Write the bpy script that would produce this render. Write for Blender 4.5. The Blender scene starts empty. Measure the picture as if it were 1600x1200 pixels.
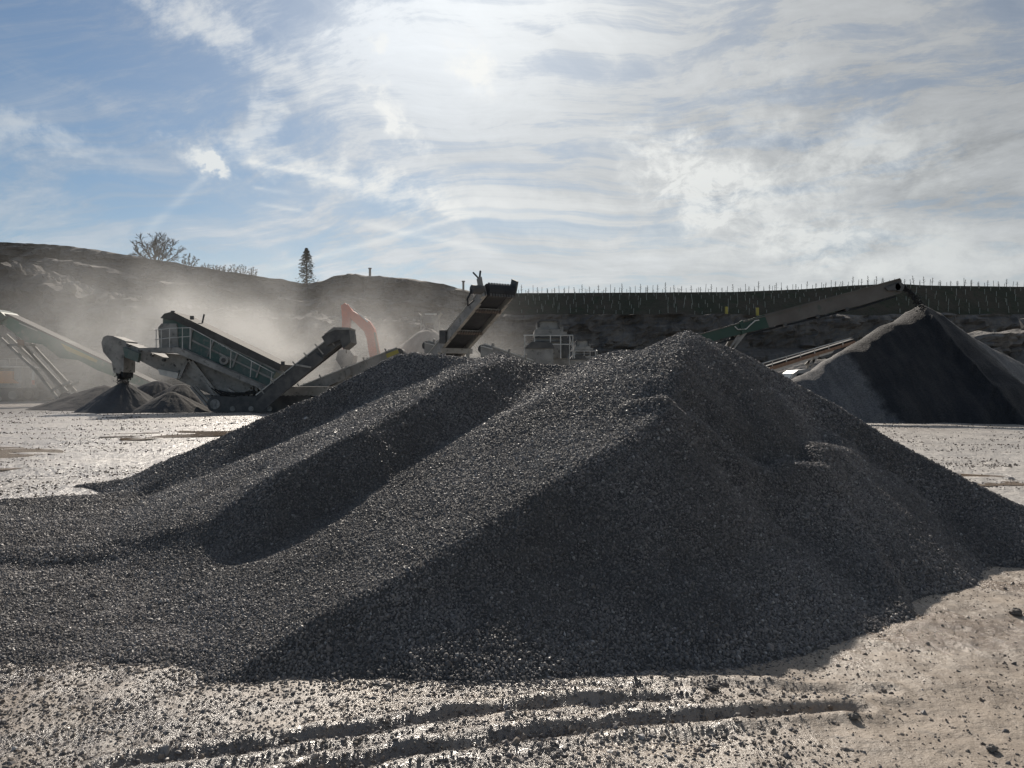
import bpy, math, random
import numpy as np
from mathutils import Vector, Matrix
R = math.radians
random.seed(7)
rng = np.random.default_rng(11)
sc = bpy.context.scene
col = sc.collection

# ------------------------------------------------------------------ camera
FPX, EYE = 1202.0, 1.65              # focal length in photo pixels (1600 wide), eye height in metres
cam = bpy.data.cameras.new("camera"); camo = bpy.data.objects.new("camera", cam); col.objects.link(camo)
camo.location = (0, 0, EYE); camo.rotation_euler = (R(90), 0, 0)
cam.sensor_width = 36.0; cam.lens = 36.0 * FPX / 1600.0
cam.clip_start = 0.05; cam.clip_end = 8000
sc.camera = camo
sc.view_settings.view_transform = 'Standard'; sc.view_settings.look = 'None'
sc.view_settings.exposure = 0.0; sc.view_settings.gamma = 1.0
sc.view_settings.use_curve_mapping = False
sc.cycles.max_bounces = 4; sc.cycles.diffuse_bounces = 2; sc.cycles.glossy_bounces = 2
sc.cycles.transmission_bounces = 2; sc.cycles.volume_bounces = 1; sc.cycles.transparent_max_bounces = 4
sc.cycles.volume_step_rate = 1.0; sc.cycles.volume_max_steps = 64
sc.cycles.adaptive_threshold = 0.02
sc.cycles.sample_clamp_direct = 14.0; sc.cycles.sample_clamp_indirect = 4.0

SUN_AZ, SUN_EL = R(-3.0), R(32.5)    # azimuth from +Y towards +X
SUN_DIR = Vector((math.sin(SUN_AZ) * math.cos(SUN_EL), math.cos(SUN_AZ) * math.cos(SUN_EL), math.sin(SUN_EL)))

# ------------------------------------------------------------------ node helper
class NT:
    def __init__(s, tree): s.t = tree; s.n = tree.nodes; s.l = tree.links
    def new(s, kind, **kw):
        n = s.n.new(kind)
        for k, v in kw.items(): setattr(n, k, v)
        return n
    def put(s, sock, v):
        if hasattr(v, "is_linked") or isinstance(v, bpy.types.NodeSocket): s.l.new(v, sock)
        else: sock.default_value = v
    def m(s, op, a, b=None, c=None, clamp=False):
        n = s.new("ShaderNodeMath", operation=op, use_clamp=clamp)
        s.put(n.inputs[0], a)
        if b is not None: s.put(n.inputs[1], b)
        if c is not None: s.put(n.inputs[2], c)
        return n.outputs[0]
    def add(s, a, b): return s.m('ADD', a, b)
    def sub(s, a, b): return s.m('SUBTRACT', a, b)
    def mul(s, a, b): return s.m('MULTIPLY', a, b)
    def step(s, v, lo, hi, to0=0.0, to1=1.0):
        n = s.new("ShaderNodeMapRange", interpolation_type='SMOOTHSTEP')
        s.put(n.inputs[0], v); n.inputs[1].default_value = lo; n.inputs[2].default_value = hi
        n.inputs[3].default_value = to0; n.inputs[4].default_value = to1
        return n.outputs[0]
    def vec(s, x, y, z=0.0):
        n = s.new("ShaderNodeCombineXYZ")
        for i, v in enumerate((x, y, z)): s.put(n.inputs[i], v)
        return n.outputs[0]
    def noise(s, vec, scale, detail=4.0, rough=0.55, dist=0.0):
        n = s.new("ShaderNodeTexNoise"); s.put(n.inputs['Vector'], vec)
        n.inputs['Scale'].default_value = scale; n.inputs['Detail'].default_value = detail
        n.inputs['Roughness'].default_value = rough; n.inputs['Distortion'].default_value = dist
        return n.outputs[0]
    def noise2(s, x, y, scale, detail=4.0, rough=0.55):
        n = s.new("ShaderNodeTexNoise", noise_dimensions='2D'); s.put(n.inputs['Vector'], s.vec(x, y))
        n.inputs['Scale'].default_value = scale; n.inputs['Detail'].default_value = detail; n.inputs['Roughness'].default_value = rough
        return n.outputs[0]
    def mix(s, f, a, b):
        n = s.new("ShaderNodeMix", data_type='RGBA'); s.put(n.inputs[0], f)
        for k, v in ((6, a), (7, b)):
            s.put(n.inputs[k], v if not isinstance(v, tuple) else (v[0], v[1], v[2], 1.0))
        return n.outputs[2]
    def scale(s, c, f):
        n = s.new("ShaderNodeVectorMath", operation='SCALE'); s.put(n.inputs[0], c); s.put(n.inputs[3], f)
        return n.outputs[0]

# ------------------------------------------------------------------ world: sky, cirrus, contrails
w = bpy.data.worlds.new("World"); sc.world = w; w.use_nodes = True; w.cycles.sampling_method = 'NONE'
W = NT(w.node_tree); W.n.clear()
out = W.new("ShaderNodeOutputWorld"); bg = W.new("ShaderNodeBackground"); W.l.new(bg.outputs[0], out.inputs[0])
sky = W.new("ShaderNodeTexSky", sky_type='NISHITA'); sky.sun_disc = False
sky.sun_elevation = SUN_EL; sky.sun_rotation = SUN_AZ; sky.air_density = 1.0; sky.dust_density = 0.35; sky.ozone_density = 1.6
tc = W.new("ShaderNodeTexCoord"); D = tc.outputs['Generated']
sx = W.new("ShaderNodeSeparateXYZ"); W.l.new(D, sx.inputs[0]); dx, dy, dz = sx.outputs
az = W.m('ARCTAN2', dx, dy)
el = W.m('ARCSINE', dz)
dot = W.new("ShaderNodeVectorMath", operation='DOT_PRODUCT'); W.l.new(D, dot.inputs[0]); dot.inputs[1].default_value = SUN_DIR
ang = W.m('ARCCOSINE', W.m('MINIMUM', dot.outputs['Value'], 0.99999))
def gauss(v, s): return W.m('EXPONENT', W.mul(W.mul(v, v), -1.0 / (s * s)))
glow1, glow2 = gauss(ang, R(14)), gauss(ang, R(36))
# cloud-deck coordinates (flat layer seen in perspective)
inv = W.m('DIVIDE', 1.0, W.add(W.m('MAXIMUM', dz, 0.0), 0.26))
cx, cy = W.mul(dx, inv), W.mul(dy, inv)
wv = W.sub(W.noise2(cx, cy, 1.1, 2.0), 0.5)
# fine fibres drawn out across the sky
wv2 = W.sub(W.noise2(W.add(cx, 11.0), cy, 2.6, 3.0), 0.5)
fib = W.noise2(W.add(W.mul(cx, 0.8), W.mul(wv, 0.8)), W.add(W.mul(cy, 2.4), W.add(W.mul(cx, 0.55), W.add(W.mul(wv, 0.8), W.mul(wv2, 0.22)))), 2.6, 8.0, 0.70)
fib2 = W.noise2(W.add(W.mul(cx, 1.3), W.mul(wv2, 0.5)), W.add(W.add(W.mul(cy, 1.6), 7.3), W.add(W.mul(cx, -0.35), W.mul(wv, 0.5))), 2.0, 6.0, 0.64)
pw = W.mul(W.sub(W.noise2(W.add(az, 3.0), W.mul(el, 1.3), 17.0, 2.0), 0.5), 0.03)
puff = W.noise2(W.add(az, pw), W.add(W.mul(el, 1.6), W.mul(pw, -1.2)), 15.0, 7.0, 0.68)
tuft = W.noise2(W.add(W.mul(az, 0.5), W.mul(el, 0.9)), W.sub(W.mul(el, 2.6), W.mul(az, 0.6)), 17.0, 5.0, 0.66)
side = W.step(az, R(-36), R(14))                      # the veil thickens from west to east
low = W.step(el, R(17), R(4))                         # and towards the horizon
cover = W.mul(W.add(W.mul(side, 0.58), W.add(W.mul(low, 0.26), W.mul(glow1, 0.30))), W.step(ang, R(120), R(40), 0.2, 1.0))
fibre = W.m('ADD', W.mul(W.step(fib, 0.40, 0.70), 0.85), W.mul(W.step(fib2, 0.42, 0.70), 0.40))
veil = W.m('MULTIPLY', fibre, W.add(0.42, W.mul(cover, 0.9)), clamp=True)
veil = W.m('ADD', veil, W.m('MULTIPLY', cover, W.add(0.42, W.mul(fib, 0.7))), clamp=True)
veil = W.m('ADD', veil, W.mul(W.step(az, R(-8), R(22)), 0.20), clamp=True)
def toang(px, py):
    u, v = (px - 800) / FPX, (600 - py) / FPX
    a = math.atan(u); return a, math.atan(v * math.cos(a))
w1 = W.mul(W.sub(W.noise2(az, el, 21.0, 4.0, 0.6), 0.5), 0.075); w2 = W.mul(W.sub(W.noise2(W.add(az, 5.0), el, 24.0, 4.0, 0.6), 0.5), 0.06)
azw, elw = W.add(az, w1), W.add(el, w2)
def blob(px, py, rx, ry, rot=0.0):
    a0, e0 = toang(px, py); c, s = math.cos(rot), math.sin(rot)
    u = W.mul(W.sub(azw, a0), math.cos(e0)); v = W.sub(elw, e0)
    p = W.mul(W.add(W.mul(u, c), W.mul(v, s)), FPX / rx); q = W.mul(W.sub(W.mul(v, c), W.mul(u, s)), FPX / ry)
    return W.m('EXPONENT', W.mul(W.add(W.mul(p, p), W.mul(q, q)), -1.0))
bright = None
def feature(mask, tex, lo, hi, gain):
    global bright
    f = W.mul(W.step(W.mul(mask, W.sub(W.mul(tex, 3.4), 0.75)), lo - 0.36, hi + 0.45), gain)
    bright = f if bright is None else W.m('ADD', bright, f, clamp=True)
feature(blob(305, 243, 52, 20, -0.18), puff, 0.50, 0.98, 1.0)
feature(blob(345, 262, 34, 12, -0.45), puff, 0.50, 0.90, 1.2)
feature(blob(600, 160, 42, 26, -0.8), puff, 0.50, 0.95, 1.1)
feature(blob(640, 210, 48, 20, -0.7), puff, 0.52, 0.95, 0.9)
feature(blob(742, 100, 48, 30, -0.5), puff, 0.46, 0.90, 1.5)
feature(blob(582, 66, 18, 20, 0.2), puff, 0.52, 0.92, 0.7)
feature(blob(405, 190, 26, 74, -0.62), tuft, 0.44, 0.84, 0.62)
feature(blob(330, 45, 210, 26, -0.38), fib, 0.46, 0.86, 0.62)
feature(blob(560, 285, 220, 24, -0.20), fib, 0.42, 0.84, 0.75)
feature(blob(60, 215, 120, 30, -0.15), puff, 0.50, 0.98, 0.5)
feature(blob(1060, 270, 120, 56, -0.6), puff, 0.42, 0.86, 0.95)
feature(blob(1180, 330, 190, 60, -0.42), puff, 0.42, 0.86, 0.8)
feature(blob(1330, 250, 150, 62, -0.1), puff, 0.44, 0.90, 0.75)
feature(blob(1180, 150, 100, 70, 0.7), puff, 0.52, 0.96, 0.34)
feature(blob(1400, 400, 340, 46, -0.10), puff, 0.40, 0.90, 0.75)
feature(blob(820, 330, 260, 44, -0.16), fib, 0.40, 0.80, 0.5)
# contrails: thin lines, frayed by noise
def trail(x0, y0, x1, y1, wd, gain):
    global bright
    (a0, e0), (a1, e1) = toang(x0, y0), toang(x1, y1)
    L = math.hypot(a1 - a0, e1 - e0); ca, sa = (a1 - a0) / L, (e1 - e0) / L
    u, v = W.sub(az, a0), W.sub(el, e0)
    t = W.mul(W.add(W.mul(u, ca), W.mul(v, sa)), 1.0 / L)
    q = W.sub(W.mul(v, ca), W.mul(u, sa))
    q = W.add(q, W.mul(W.sub(puff, 0.5), 5.0 / FPX))
    f = W.mul(gauss(q, wd / FPX), W.mul(W.step(t, -0.05, 0.15), W.step(t, 1.05, 0.8)))
    f = W.mul(f, W.mul(W.step(fib, 0.2, 0.6), gain))
    bright = W.m('ADD', bright, f, clamp=True)
trail(405, 425, 735, 335, 5, 0.50); trail(560, 347, 800, 398, 5, 0.50)
trail(215, 375, 345, 250, 6, 0.26); trail(372, 250, 560, 285, 5, 0.6); trail(400, 318, 480, 330, 3, 0.4); trail(392, 292, 455, 302, 3, 0.35)
dark = W.m('MULTIPLY', W.add(blob(1080, 285, 120, 30, -0.75), blob(1560, 235, 130, 40, 0.1)), W.step(tuft, 0.35, 0.7), clamp=True)
# radiance: the blue, then the veil lit from behind by the sun, then the bright tufts
tint = W.new('ShaderNodeVectorMath', operation='MULTIPLY'); W.l.new(sky.outputs[0], tint.inputs[0]); tint.inputs[1].default_value = (0.056, 0.063, 0.067)
blue = tint.outputs[0]
lum = W.add(0.30, W.add(W.mul(glow2, 0.30), W.mul(glow1, 0.46)))
lum = W.add(lum, W.mul(W.sub(fib2, 0.5), 0.32)); lum = W.add(lum, W.mul(low, 0.20)); lum = W.add(lum, W.mul(W.sub(fib, 0.5), 0.30)); lum = W.sub(lum, W.mul(dark, 0.12))
vcol = W.scale(W.mix(W.step(az, R(-30), R(10)), (0.94, 1.0, 1.07), (0.975, 1.0, 1.005)), lum)
c1 = W.mix(W.m('MULTIPLY', veil, 0.92, clamp=True), blue, vcol)
tcol = W.scale(W.mix(glow2, (0.95, 1.0, 1.0), (1.0, 1.0, 0.97)), W.add(0.62, W.mul(glow2, 0.36)))
c2 = W.mix(W.mul(bright, 0.85), c1, tcol)
W.l.new(c2, bg.inputs[0]); bg.inputs[1].default_value = 1.0

sun = bpy.data.lights.new("sun", 'SUN'); sun.energy = 5.0; sun.angle = R(0.6); sun.color = (1.0, 0.905, 0.79)
suno = bpy.data.objects.new("sun", sun); col.objects.link(suno)
suno.rotation_euler = (-SUN_DIR).to_track_quat('-Z', 'Y').to_euler(); suno.location = (0, 0, 60)

# ------------------------------------------------------------------ materials
MATS = {}
def material(name, c1, c2=None, rough=0.8, scale=3.0, bump=0.0, bscale=20.0, metal=0.0, spec=0.5, c3=None, rough2=None, detail=6.0, lo=0.35, hi=0.65, stretch=None):
    m = bpy.data.materials.new(name); m.use_nodes = True; N = NT(m.node_tree)
    b = N.n["Principled BSDF"]; b.inputs['Metallic'].default_value = metal; b.inputs['Specular IOR Level'].default_value = spec
    geo = N.new("ShaderNodeNewGeometry"); P = geo.outputs['Position']
    if stretch:
        mp = N.new("ShaderNodeMapping"); N.l.new(P, mp.inputs[0]); mp.inputs['Scale'].default_value = stretch; P = mp.outputs[0]
    n1 = N.step(N.noise(P, scale, detail, 0.6), lo, hi)
    c = N.mix(n1, c1, c2 or c1)
    if c3: c = N.mix(N.step(N.noise(P, scale * 3.7, 5.0, 0.65), 0.52, 0.72), c, c3)
    N.l.new(c, b.inputs['Base Color'])
    if rough2 is not None: N.l.new(N.step(N.noise(P, scale * 1.3, 4.0), 0.4, 0.6, rough, rough2), b.inputs['Roughness'])
    else: b.inputs['Roughness'].default_value = rough
    if bump:
        bn = N.new("ShaderNodeBump"); bn.inputs['Strength'].default_value = 1.0; bn.inputs['Distance'].default_value = bump
        N.l.new(N.noise(P, bscale, 6.0, 0.65), bn.inputs['Height']); N.l.new(bn.outputs[0], b.inputs['Normal'])
    MATS[name] = m
    return m
material('green_paint', (.075, .135, .118), (.14, .165, .15), .65, 1.2, c3=(.21, .205, .19))
material('dusty_green', (.05, .15, .11), (.14, .18, .15), .65, .5, c3=(.22, .22, .19))
material('dust_steel', (.22, .213, .20), (.34, .325, .30), .75, 1.1, c3=(.11, .105, .10))
material('pale_steel', (.42, .41, .38), (.60, .58, .54), .55, 1.5)
material('dark_steel', (.06, .06, .062), (.11, .107, .102), .7, 2.0)
material('hose_rubber', (.02, .02, .02), (.04, .04, .04), .7, 3.0)
material('rubber', (.013, .015, .020), (.026, .028, .032), .8, 3.0)
material('roller_steel', (.12, .095, .08), (.16, .13, .11), .8, 6.0)
material('taupe_paint', (.115, .10, .088), (.155, .14, .125), .7, .7, c3=(.09, .10, .085))
material('deep_green', (.022, .062, .045), (.042, .075, .058), .6, .8)
material('red_paint', (.55, .10, .04), (.42, .09, .05), .5, 1.0)
material('orange_paint', (.62, .24, .05), (.50, .22, .08), .55, .8)
material('rust_orange', (.19, .105, .07), (.24, .155, .105), .75, 5.0)
material('white_paint', (.46, .45, .43), (.38, .37, .35), .45, 2.0)
material('yellow_paint', (.42, .35, .06), (.36, .31, .09), .6, 2.0)
material('glass', (.02, .03, .035), (.03, .045, .05), .08, 1.0)
material('bark', (.05, .042, .035), (.08, .07, .06), .9, 4.0)
material('needles', (.018, .032, .018), (.03, .045, .022), .85, 2.0)
material('shrub', (.10, .085, .05), (.07, .075, .035), .9, 1.0)
material('tube_plastic', (.34, .35, .31), (.26, .28, .24), .5, 1.0)
material('concrete', (.16, .15, .14), (.2, .19, .18), .9, 2.0)
material('dark_sand', (.028, .029, .033), (.042, .042, .044), .8, .7, .03, 12.0, c3=(.05, .046, .042))
material('grey_sand', (.085, .083, .085), (.12, .115, .11), .9, .5, .03, 10.0, c3=(.10, .10, .10))
material('tan_sand', (.135, .125, .115), (.18, .165, .15), .9, .5, .03, 10.0)
m = bpy.data.materials.new('rock'); m.use_nodes = True; N = NT(m.node_tree); b = N.n["Principled BSDF"]; b.inputs['Roughness'].default_value = .95
P = N.new("ShaderNodeNewGeometry").outputs['Position']
def mapped(sx_, sy_, sz_):
    q_ = N.new("ShaderNodeMapping"); N.l.new(P, q_.inputs[0]); q_.inputs['Scale'].default_value = (sx_, sy_, sz_); return q_.outputs[0]
bed = N.noise(mapped(.22, .22, 1.3), 1.0, 6., .65); jnt = N.noise(mapped(.9, .3, .10), 1.0, 5., .65); blk = N.noise(P, .35, 6., .65)
cc = N.mix(N.step(blk, .38, .64), (.105, .095, .086), (.165, .152, .138)); cc = N.mix(N.mul(N.step(bed, .56, .70), .6), cc, (.23, .21, .19))
cc = N.mix(N.mul(N.step(jnt, .54, .66), .6), cc, (.055, .050, .046)); cc = N.mix(N.mul(N.step(bed, .42, .34), .55), cc, (.065, .06, .055))
N.l.new(cc, b.inputs['Base Color']); bn = N.new("ShaderNodeBump"); bn.inputs['Distance'].default_value = .35
N.l.new(N.add(N.add(bed, jnt), blk), bn.inputs['Height']); N.l.new(bn.outputs[0], b.inputs['Normal']); MATS['rock'] = m
material('hood_steel', (.075, .07, .064), (.115, .108, .10), .85, 1.4)
material('rubble_rock', (.15, .14, .13), (.24, .22, .20), .9, .5, .25, 2.2, c3=(.08, .075, .07))
material('bank_soil', (.045, .048, .030), (.075, .062, .045), .95, .22, .3, 1.6, c3=(.035, .05, .026))
material('clod', (.10, .09, .08), (.18, .16, .14), .7, 14.0, .006, 60.0)

# ------------------------------------------------------------------ mesh helpers
def arr(*v): return Vector(v)
class MB:
    def __init__(s): s.v = []; s.f = []
    def quadbox(s, c):
        b = len(s.v); s.v += [Vector(x) for x in c]
        s.f += [tuple(b + i for i in q) for q in ((0, 3, 2, 1), (4, 5, 6, 7), (0, 1, 5, 4), (1, 2, 6, 5), (2, 3, 7, 6), (3, 0, 4, 7))]
        return s
    def box(s, x0, x1, y0, y1, z0, z1):
        return s.quadbox([(x0, y0, z0), (x1, y0, z0), (x1, y1, z0), (x0, y1, z0), (x0, y0, z1), (x1, y0, z1), (x1, y1, z1), (x0, y1, z1)])
    def beam(s, p0, p1, wd, ht, side=None):
        """box section from p0 to p1; wd along the horizontal side vector, ht across it"""
        p0, p1 = Vector(p0), Vector(p1); d = (p1 - p0).normalized()
        sv = Vector(side) if side is not None else d.cross(Vector((0, 0, 1)))
        if sv.length < 1e-4: sv = Vector((0, 1, 0))
        sv.normalize(); u = sv.cross(d).normalized()
        a, b = sv * (wd / 2), u * (ht / 2)
        return s.quadbox([p0 - a - b, p0 + a - b, p0 + a + b, p0 - a + b, p1 - a - b, p1 + a - b, p1 + a + b, p1 - a + b])
    def tube(s, p0, p1, r0, r1=None, n=8, cap=True):
        p0, p1 = Vector(p0), Vector(p1); r1 = r0 if r1 is None else r1
        d = (p1 - p0).normalized(); a = d.cross(Vector((0.31, 0.17, 0.93)))
        if a.length < 1e-3: a = d.cross(Vector((1, 0, 0)))
        a.normalize(); b = d.cross(a); k = len(s.v)
        for p, r in ((p0, r0), (p1, r1)):
            for i in range(n):
                t = 2 * math.pi * i / n; s.v.append(p + (a * math.cos(t) + b * math.sin(t)) * r)
        for i in range(n): s.f.append((k + i, k + (i + 1) % n, k + n + (i + 1) % n, k + n + i))
        if cap: s.f.append(tuple(k + i for i in reversed(range(n)))); s.f.append(tuple(k + n + i for i in range(n)))
        return s
    def prism(s, prof, y0, y1):
        """outline in x,z drawn out from y0 to y1"""
        k, n = len(s.v), len(prof)
        for y in (y0, y1): s.v += [Vector((x, y, z)) for x, z in prof]
        s.f.append(tuple(k + i for i in range(n))); s.f.append(tuple(k + n + i for i in reversed(range(n))))
        for i in range(n): s.f.append((k + (i + 1) % n, k + i, k + n + i, k + n + (i + 1) % n))
        return s
    def build(s, name, mat, parent=None, smooth=False):
        off = Vector((0, 0, 0)); p = parent
        while p is not None: off += p.location; p = p.parent
        me = bpy.data.meshes.new(name)
        me.from_pydata([tuple(v - off) for v in s.v], [], s.f); me.update()
        if smooth: me.polygons.foreach_set('use_smooth', [True] * len(me.polygons))
        me.materials.append(MATS[mat] if isinstance(mat, str) else mat)
        o = bpy.data.objects.new(name, me); col.objects.link(o); o.parent = parent
        return o
def tag(o, label, cat, group=None):
    o['label'] = label; o['category'] = cat
    if group: o['group'] = group
    return o
def thing(name, label, cat, loc, group=None):
    o = bpy.data.objects.new(name, None); col.objects.link(o); o.location = loc; o.empty_display_size = .3
    return tag(o, label, cat, group)
def copy_tree(o, parent=None):
    c = o.copy(); col.objects.link(c); c.parent = parent
    for ch in list(o.children): copy_tree(ch, c)
    return c
def at(px, py, d): return Vector(((px - 800) / FPX * d, d, EYE + (600 - py) / FPX * d))
def prof(pts, d): return [(at(x, y, d).x, at(x, y, d).z) for x, y in pts]
def grid_mesh(name, X, Y, Z, mat, keep=None, smooth=True):
    ny, nx = X.shape
    co = np.stack([X, Y, Z], -1).reshape(-1, 3)
    i = np.arange(nx * ny).reshape(ny, nx)
    q = np.stack([i[:-1, :-1], i[:-1, 1:], i[1:, 1:], i[1:, :-1]], -1).reshape(-1, 4)
    if keep is not None:
        kf = keep.reshape(-1)[q].any(1); q = q[kf]
        used = np.zeros(len(co), bool); used[q.reshape(-1)] = True
        re = np.cumsum(used) - 1; co = co[used]; q = re[q]
    me = bpy.data.meshes.new(name)
    me.vertices.add(len(co)); me.vertices.foreach_set('co', co.astype(np.float32).ravel())
    me.loops.add(len(q) * 4); me.loops.foreach_set('vertex_index', q.astype(np.int32).ravel())
    me.polygons.add(len(q)); me.polygons.foreach_set('loop_start', np.arange(0, len(q) * 4, 4, dtype=np.int32))
    me.polygons.foreach_set('use_smooth', np.full(len(q), smooth))
    me.update(calc_edges=True); me.validate()
    me.materials.append(MATS[mat] if isinstance(mat, str) else mat)
    o = bpy.data.objects.new(name, me); col.objects.link(o)
    return o
# ---- numpy gradient noise
_perm = rng.permutation(512); _perm = np.concatenate([_perm, _perm, _perm])
_ga = rng.random(512) * 2 * np.pi; _gx, _gy = np.cos(_ga), np.sin(_ga)
def pn(x, y):
    xi, yi = np.floor(x).astype(int), np.floor(y).astype(int); xf, yf = x - xi, y - yi
    u, v = xf * xf * xf * (xf * (xf * 6 - 15) + 10), yf * yf * yf * (yf * (yf * 6 - 15) + 10)
    def g(a, b, fx, fy):
        h = _perm[(_perm[a & 511] + b) & 511]; return _gx[h] * fx + _gy[h] * fy
    n0 = g(xi, yi, xf, yf) * (1 - u) + g(xi + 1, yi, xf - 1, yf) * u
    n1 = g(xi, yi + 1, xf, yf - 1) * (1 - u) + g(xi + 1, yi + 1, xf - 1, yf - 1) * u
    return (n0 * (1 - v) + n1 * v) * 1.5
def fbm(x, y, oct=4, gain=.5):
    s, a, f = 0, 1., 1.
    for k in range(oct): s = s + a * pn(x * f + 17.3 * k, y * f - 9.1 * k); a *= gain; f *= 2.03
    return s
def sstep(v, a, b):
    t = np.clip((v - a) / (b - a), 0, 1); return t * t * (3 - 2 * t)
def poly_dist(x, y, pts):
    """distance, signed side (+ = right of travel) and interpolated z along a polyline"""
    best = np.full(x.shape, 1e9); side = np.zeros(x.shape); zc = np.zeros(x.shape)
    for (x0, y0, z0), (x1, y1, z1) in zip(pts[:-1], pts[1:]):
        ex, ey = x1 - x0, y1 - y0; L2 = ex * ex + ey * ey
        t = np.clip(((x - x0) * ex + (y - y0) * ey) / L2, 0, 1)
        d = np.hypot(x - x0 - t * ex, y - y0 - t * ey); m = d < best
        best = np.where(m, d, best); zc = np.where(m, z0 + t * (z1 - z0), zc)
        side = np.where(m, np.sign((x - x0) * -ey + (y - y0) * ex) * -1, side)
    return best, side, zc
def smax(a, b, k):
    h = np.clip(.5 + .5 * (a - b) / k, 0, 1); return b + (a - b) * h + k * h * (1 - h)

# ------------------------------------------------------------------ ground
RUTS = [([(-2.6, 2.75, 0), (-1.66, 3.33, 0), (-.73, 3.67, 0), (.2, 3.93, 0), (.9, 4.05, 0)], .030),
        ([(-1.9, 2.6, 0), (-.82, 3.3, 0), (.0, 3.58, 0), (.62, 3.74, 0), (1.25, 3.83, 0), (1.75, 3.9, 0)], .033),
        ([(.4, 4.12, 0), (1.1, 4.2, 0), (2.0, 4.13, 0)], .018)]
def ground_z(x, y):
    near = sstep(y, 60, 8)
    z = .022 * fbm(x * .55, y * .55, 4) * near + .010 * fbm(x * 4.1, y * 4.1, 4, .6) * sstep(y, 26, 8)
    z = z + .05 * fbm(x * .12 + 40, y * .16, 3) * sstep(y, 9, 16) * sstep(y, 120, 60)
    z = z + .035 * fbm(x * .35 + 3, y * 1.6, 4, .6) * sstep(y, 10, 14) * sstep(y, 90, 40)
    for pts, dep in RUTS:
        wob = .035 * fbm(x * 1.4, y * 1.4, 3)
        d, s, _ = poly_dist(x, y + wob, pts)
        amp = .9 + .22 * fbm(x * 3 + 7, y * 3, 2)
        lump_ = 1 + .18 * fbm(x * 6, y * 6, 2) + .25 * fbm(x * 34, y * 34, 2) 
        z = z - dep * amp * np.exp(-(d / .040) ** 2) + dep * .85 * amp * lump_ * np.exp(-((d - .095) / .045) ** 2)
    return z
def axis(fine0, fine1, st, lo, hi, gr):
    a = list(np.arange(fine0, fine1, st)); s = st
    while a[-1] < hi: s = min(s * gr, 400); a.append(a[-1] + s)
    s = st; b = []
    x = fine0
    while x > lo: s = min(s * gr, 400); x -= s; b.append(x)
    return np.array(b[::-1] + a)
gx = axis(-4.2, 4.2, .022, -3500, 3500, 1.045); gy = axis(2.3, 7.0, .022, -120, 5000, 1.03)
GX, GY = np.meshgrid(gx, gy)
m = bpy.data.materials.new('wet_mud'); m.use_nodes = True; N = NT(m.node_tree); b = N.n["Principled BSDF"]
P = N.new("ShaderNodeNewGeometry").outputs['Position']
n1, n2 = N.noise(P, .45, 5., .6), N.noise(P, 2.6, 6., .65); n3 = N.noise(P, 38., 5., .7); n4 = N.noise(P, 7.0, 6., .7)
cc = N.mix(N.step(n2, .38, .66), (.262, .212, .165), (.350, .290, .230))
cc = N.mix(N.step(n1, .50, .66), cc, (.235, .172, .122))
cc = N.mix(N.mul(N.step(n4, .54, .70), .65), cc, (.145, .125, .105))
cc = N.mix(N.mul(N.step(n3, .56, .74), .6), cc, (.13, .12, .11))
N.l.new(cc, b.inputs['Base Color'])
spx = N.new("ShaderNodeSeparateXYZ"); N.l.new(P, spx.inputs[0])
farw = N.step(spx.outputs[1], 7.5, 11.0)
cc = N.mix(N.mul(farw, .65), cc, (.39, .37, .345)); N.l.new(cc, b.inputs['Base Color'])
wet = N.m('ADD', N.step(n1, .44, .58), N.mul(farw, .75), clamp=True)
wet2 = N.mul(N.step(spx.outputs[1], 4.6, 4.2), N.mul(N.step(spx.outputs[0], -1.6, -.6), N.step(spx.outputs[0], 1.6, .6)))
wet = N.m('ADD', wet, wet2, clamp=True)
ctr = N.mul(N.step(spx.outputs[0], 1.5, .3), N.step(spx.outputs[1], 5.2, 4.3))       # churned, soaked strip by the heap
ctr = N.m('MULTIPLY', ctr, N.step(N.noise(P, 1.1, 5., .65), .36, .56), clamp=True)
wet = N.m('MAXIMUM', wet, ctr)
dk = N.new("ShaderNodeMix", data_type='RGBA'); N.l.new(N.mul(ctr, .8), dk.inputs[0]); N.l.new(cc, dk.inputs[6]); dk.inputs[7].default_value = (.115, .10, .088, 1)
N.l.new(dk.outputs[2], b.inputs['Base Color'])
N.l.new(N.add(N.m('MULTIPLY_ADD', wet, -.36, .56), N.mul(farw, .16)), b.inputs['Roughness']); N.l.new(N.m('MULTIPLY_ADD', wet, .45, .45), b.inputs['Specular IOR Level'])
bn = N.new("ShaderNodeBump"); bn.inputs['Distance'].default_value = .016
hh = N.add(N.mul(n3, .5), N.add(N.noise(P, 13., 6., .7), N.mul(N.noise(P, 3.2, 5., .65), N.add(.4, N.mul(farw, 5.5)))))
N.l.new(hh, bn.inputs['Height']); N.l.new(bn.outputs[0], b.inputs['Normal']); MATS['wet_mud'] = m
g = grid_mesh('ground', GX, GY, ground_z(GX, GY), 'wet_mud'); g['kind'] = 'structure'

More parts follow.
